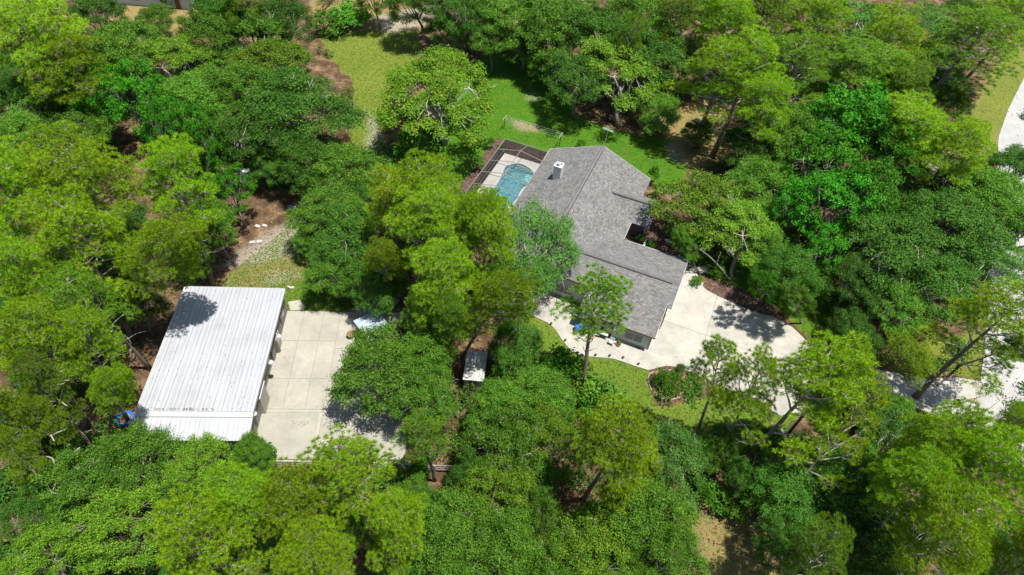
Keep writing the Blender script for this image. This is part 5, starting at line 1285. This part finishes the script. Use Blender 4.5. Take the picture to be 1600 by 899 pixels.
# crooked bare limbs of the dying tree at the left
def limb_tree(pts3, label, base):
    t = thing('fallen_tree', label, 'tree', (*base, 0), 0); r = np.random.default_rng(5)
    for k, (px_, w0) in enumerate(pts3):
        P_ = [np.array(at(x_, y_, h_))-np.array([*base, 0]) for x_, y_, h_ in px_]
        n_ = len(P_); MB().tube([tuple(p) for p in smooth_poly3(P_)], list(np.linspace(w0, w0*.35, (n_-1)*4+1)), 7).build('trunk' if k == 0 else 'branch', 'pale_bark' if k else 'oak_bark', t, True)
    return t
def smooth_poly3(P_): return smooth_poly(P_, 4, False)
bx = tw(70, 742, 0)
limb_tree([([(70, 742, 0), (55, 728, 3), (20, 708, 6), (-15, 690, 8)], .34), ([(62, 733, 2), (85, 733, 4), (100, 718, 6), (125, 700, 7)], .14), ([(20, 708, 6), (24, 680, 8), (60, 645, 10)], .16), ([(10, 672, 8), (45, 670, 9), (75, 678, 9), (85, 690, 9)], .12), ([(45, 715, 5), (62, 714, 6), (80, 716, 7), (86, 728, 7)], .09), ([(78, 682, 9), (105, 670, 9)], .07), ([(24, 692, 7), (40, 684, 8), (45, 684, 8)], .08)],
          'crooked tree with thick dark trunk and silver limbs at the left edge', bx)
bx = tw(75, 612, 0)
limb_tree([([(75, 612, 0), (72, 610, 6), (72, 612, 10), (78, 560, 12)], .16), ([(72, 612, 10), (105, 635, 10)], .09), ([(76, 595, 11), (108, 595, 12)], .06), ([(75, 585, 11), (98, 580, 12)], .05), ([(74, 605, 11), (100, 600, 12)], .05)], 'dead tree with thin silver twigs above the crooked tree', bx)
bx = tw(1142, 440, 0)
limb_tree([([(1142, 440, 0), (1128, 422, 1.6), (1110, 403, 3.4), (1093, 390, 5)], .16), ([(1120, 412, 2.4), (1126, 395, 5)], .08)], 'pale leaning trunk behind the dark red mulch strip', bx)

def on_hard(X, Y):
    be, bn_ = X*bE[0]+Y*bE[1], X*bN[0]+Y*bN[1]; he_, hn_ = (X-HO[0])*hE[0]+(Y-HO[1])*hE[1], (X-HO[0])*hN[0]+(Y-HO[1])*hN[1]
    return ((be > -31) & (be < -5.2) & (bn_ > n_s) & (bn_ < n_n)) | ((he_ > -29) & (he_ < -20.5) & (hn_ > 11) & (hn_ < 27)) | ((he_ > -22) & (he_ < 1) & (hn_ > .5) & (hn_ < 27)) | inpoly(X, Y, dpoly) | inpoly(X, Y, ground_pts(walk_px))
r_s = np.random.default_rng(12); sv = MB()
for (a, b), n_ in (((459, 662), 16), ((475, 665), 12), ((451, 560), 8), ((1133, 520), 16), ((1060, 560), 12)):
    x, y = tw(a, b)
    for k in range(n_):
        cx_, cy_ = x+r_s.normal()*.35, y+r_s.normal()*.25; q = r_s.uniform(.02, .07); t0_ = r_s.uniform(0, 6)
        sv.add([(cx_+q*math.cos(t0_+j)*r_s.uniform(.7, 1.3), cy_+q*.8*math.sin(t0_+j)*r_s.uniform(.7, 1.3), .106+.0004*k) for j in range(6)], [tuple(range(6))])
o = sv.build('oil_stains', 'stain'); tag(o, 'small dark oil stains on the concrete', None, None, 'stuff')
# leaf litter, twigs and weeds: too many to count
def scatter(name, n, zones_px, mat, size, label, z=.05, seed=3, up=.8, hmax=.3):
    r = np.random.default_rng(seed); C = []
    for poly, share in zones_px:
        xs_ = [p[0] for p in poly]; ys_ = [p[1] for p in poly]; c = 0; m_ = int(n*share)
        q = np.stack([r.uniform(min(xs_), max(xs_), m_*3), r.uniform(min(ys_), max(ys_), m_*3)], 1); q = q[inpoly(q[:, 0], q[:, 1], poly)][:m_]
        d = _f+_x*((q[:, :1]-CX)/FPX)+_u*((CY-q[:, 1:])/FPX); C.append(d*(-ALT/d[:, 2:]))
    C = np.concatenate(C)+np.array([0, 0, ALT]); ok = ~on_hard(C[:, 0], C[:, 1]); C = C[ok]; C[:, 2] = r.uniform(.02, hmax, len(C))
    Nn = unit(r.normal(size=C.shape)*(1-up)+np.array([0, 0, up]))
    me = leaves_mesh(name, C, Nn, size, mat, r, .5); o = link(bpy.data.objects.new(name, me)); tag(o, label, None, None, 'stuff'); return o
full_frame = [(-40, -40), (1640, -40), (1640, 940), (-40, 940)]
scatter('grass', 26000, [(clearing, .3), (south, .3), (east, .25), (lush, .5), (yard, .25)], 'bush', .16, 'short tufts of lawn grass', hmax=.06, seed=4, up=.7)
MAT['litter'] = foliage('fallen_leaves', (.05, .03, .015), (.20, .12, .06), (.42, .30, .17), None, .1, .8, .5)
scatter('leaf_litter', 30000, [(full_frame, 1.0)], 'litter', .24, 'fallen leaves and straw strewn over the woodland floor', hmax=.10, seed=9)
scatter('weeds', 9000, [(yard, .6), (verge, .5), ([(1070, 800), (1130, 740), (1240, 760), (1240, 920), (1050, 920)], .3), (clearing, .4)], 'oak', .14, 'scattered green weeds on the dry ground', hmax=.05, seed=5)

# undergrowth of the woods: saplings and palmetto nobody could count
r = np.random.default_rng(77); OPEN = [clearing, lush, south, yard, verge, drive_px, [(185, 440), (460, 440), (640, 480), (640, 730), (180, 720)], [(750, 200), (1080, 220), (1080, 600), (800, 500), (740, 340)],
    [(1070, 790), (1130, 740), (1240, 760), (1240, 920), (1050, 920)], [(1520, 100), (1600, 100), (1600, 720), (1400, 640), (1520, 600)], [(1100, 180), (1030, 180), (1060, 262), (1130, 250)], [(1180, 380), (1350, 480), (1340, 560), (1240, 520), (1090, 450)],
    [(370, 290), (590, 290), (500, 430), (330, 440)], [(1100, 440), (1200, 440), (1250, 540), (1340, 570), (1260, 570), (1140, 470)], [(170, 0), (330, 0), (330, 40), (170, 40)], [(700, 530), (765, 530), (765, 610), (700, 610)], [(590, 450), (660, 450), (640, 560), (590, 520)], [(840, 760), (900, 760), (900, 899), (840, 899)]]
UC = []; UN = []; k = 0
while k < 900:
    a, b = r.uniform(-30, 1630), r.uniform(-30, 930)
    A_ = np.array([a]); B_ = np.array([b])
    if any(inpoly(A_, B_, o_)[0] for o_ in OPEN) and r.random() < .985: continue
    k += 1; c_ = at(a, b, 0); Rb = r.uniform(.8, 2.2); Hb = r.uniform(.6, 2.4); n_ = int(95*Rb*Rb)
    d = unit(r.normal(size=(n_, 3))+np.array([0, 0, .5])); d[:, 2] = np.abs(d[:, 2])
    q = d*np.array([Rb, Rb, Hb])*r.uniform(.45, 1.05, (n_, 1)); q[:, :2] *= (1+.25*np.sin(d[:, :1]*4+k))
    UC.append(c_+q); UN.append(unit(d*.6+np.array([0, 0, .8])+r.normal(size=(n_, 3))*.5))
UC = np.concatenate(UC); UN = np.concatenate(UN)
o = link(bpy.data.objects.new('undergrowth', leaves_mesh('undergrowth', UC, UN, .30, 'under', r, .5))); tag(o, 'low saplings and undergrowth on the woodland floor', None, None, 'stuff')
print('undergrowth', len(UC)*2)
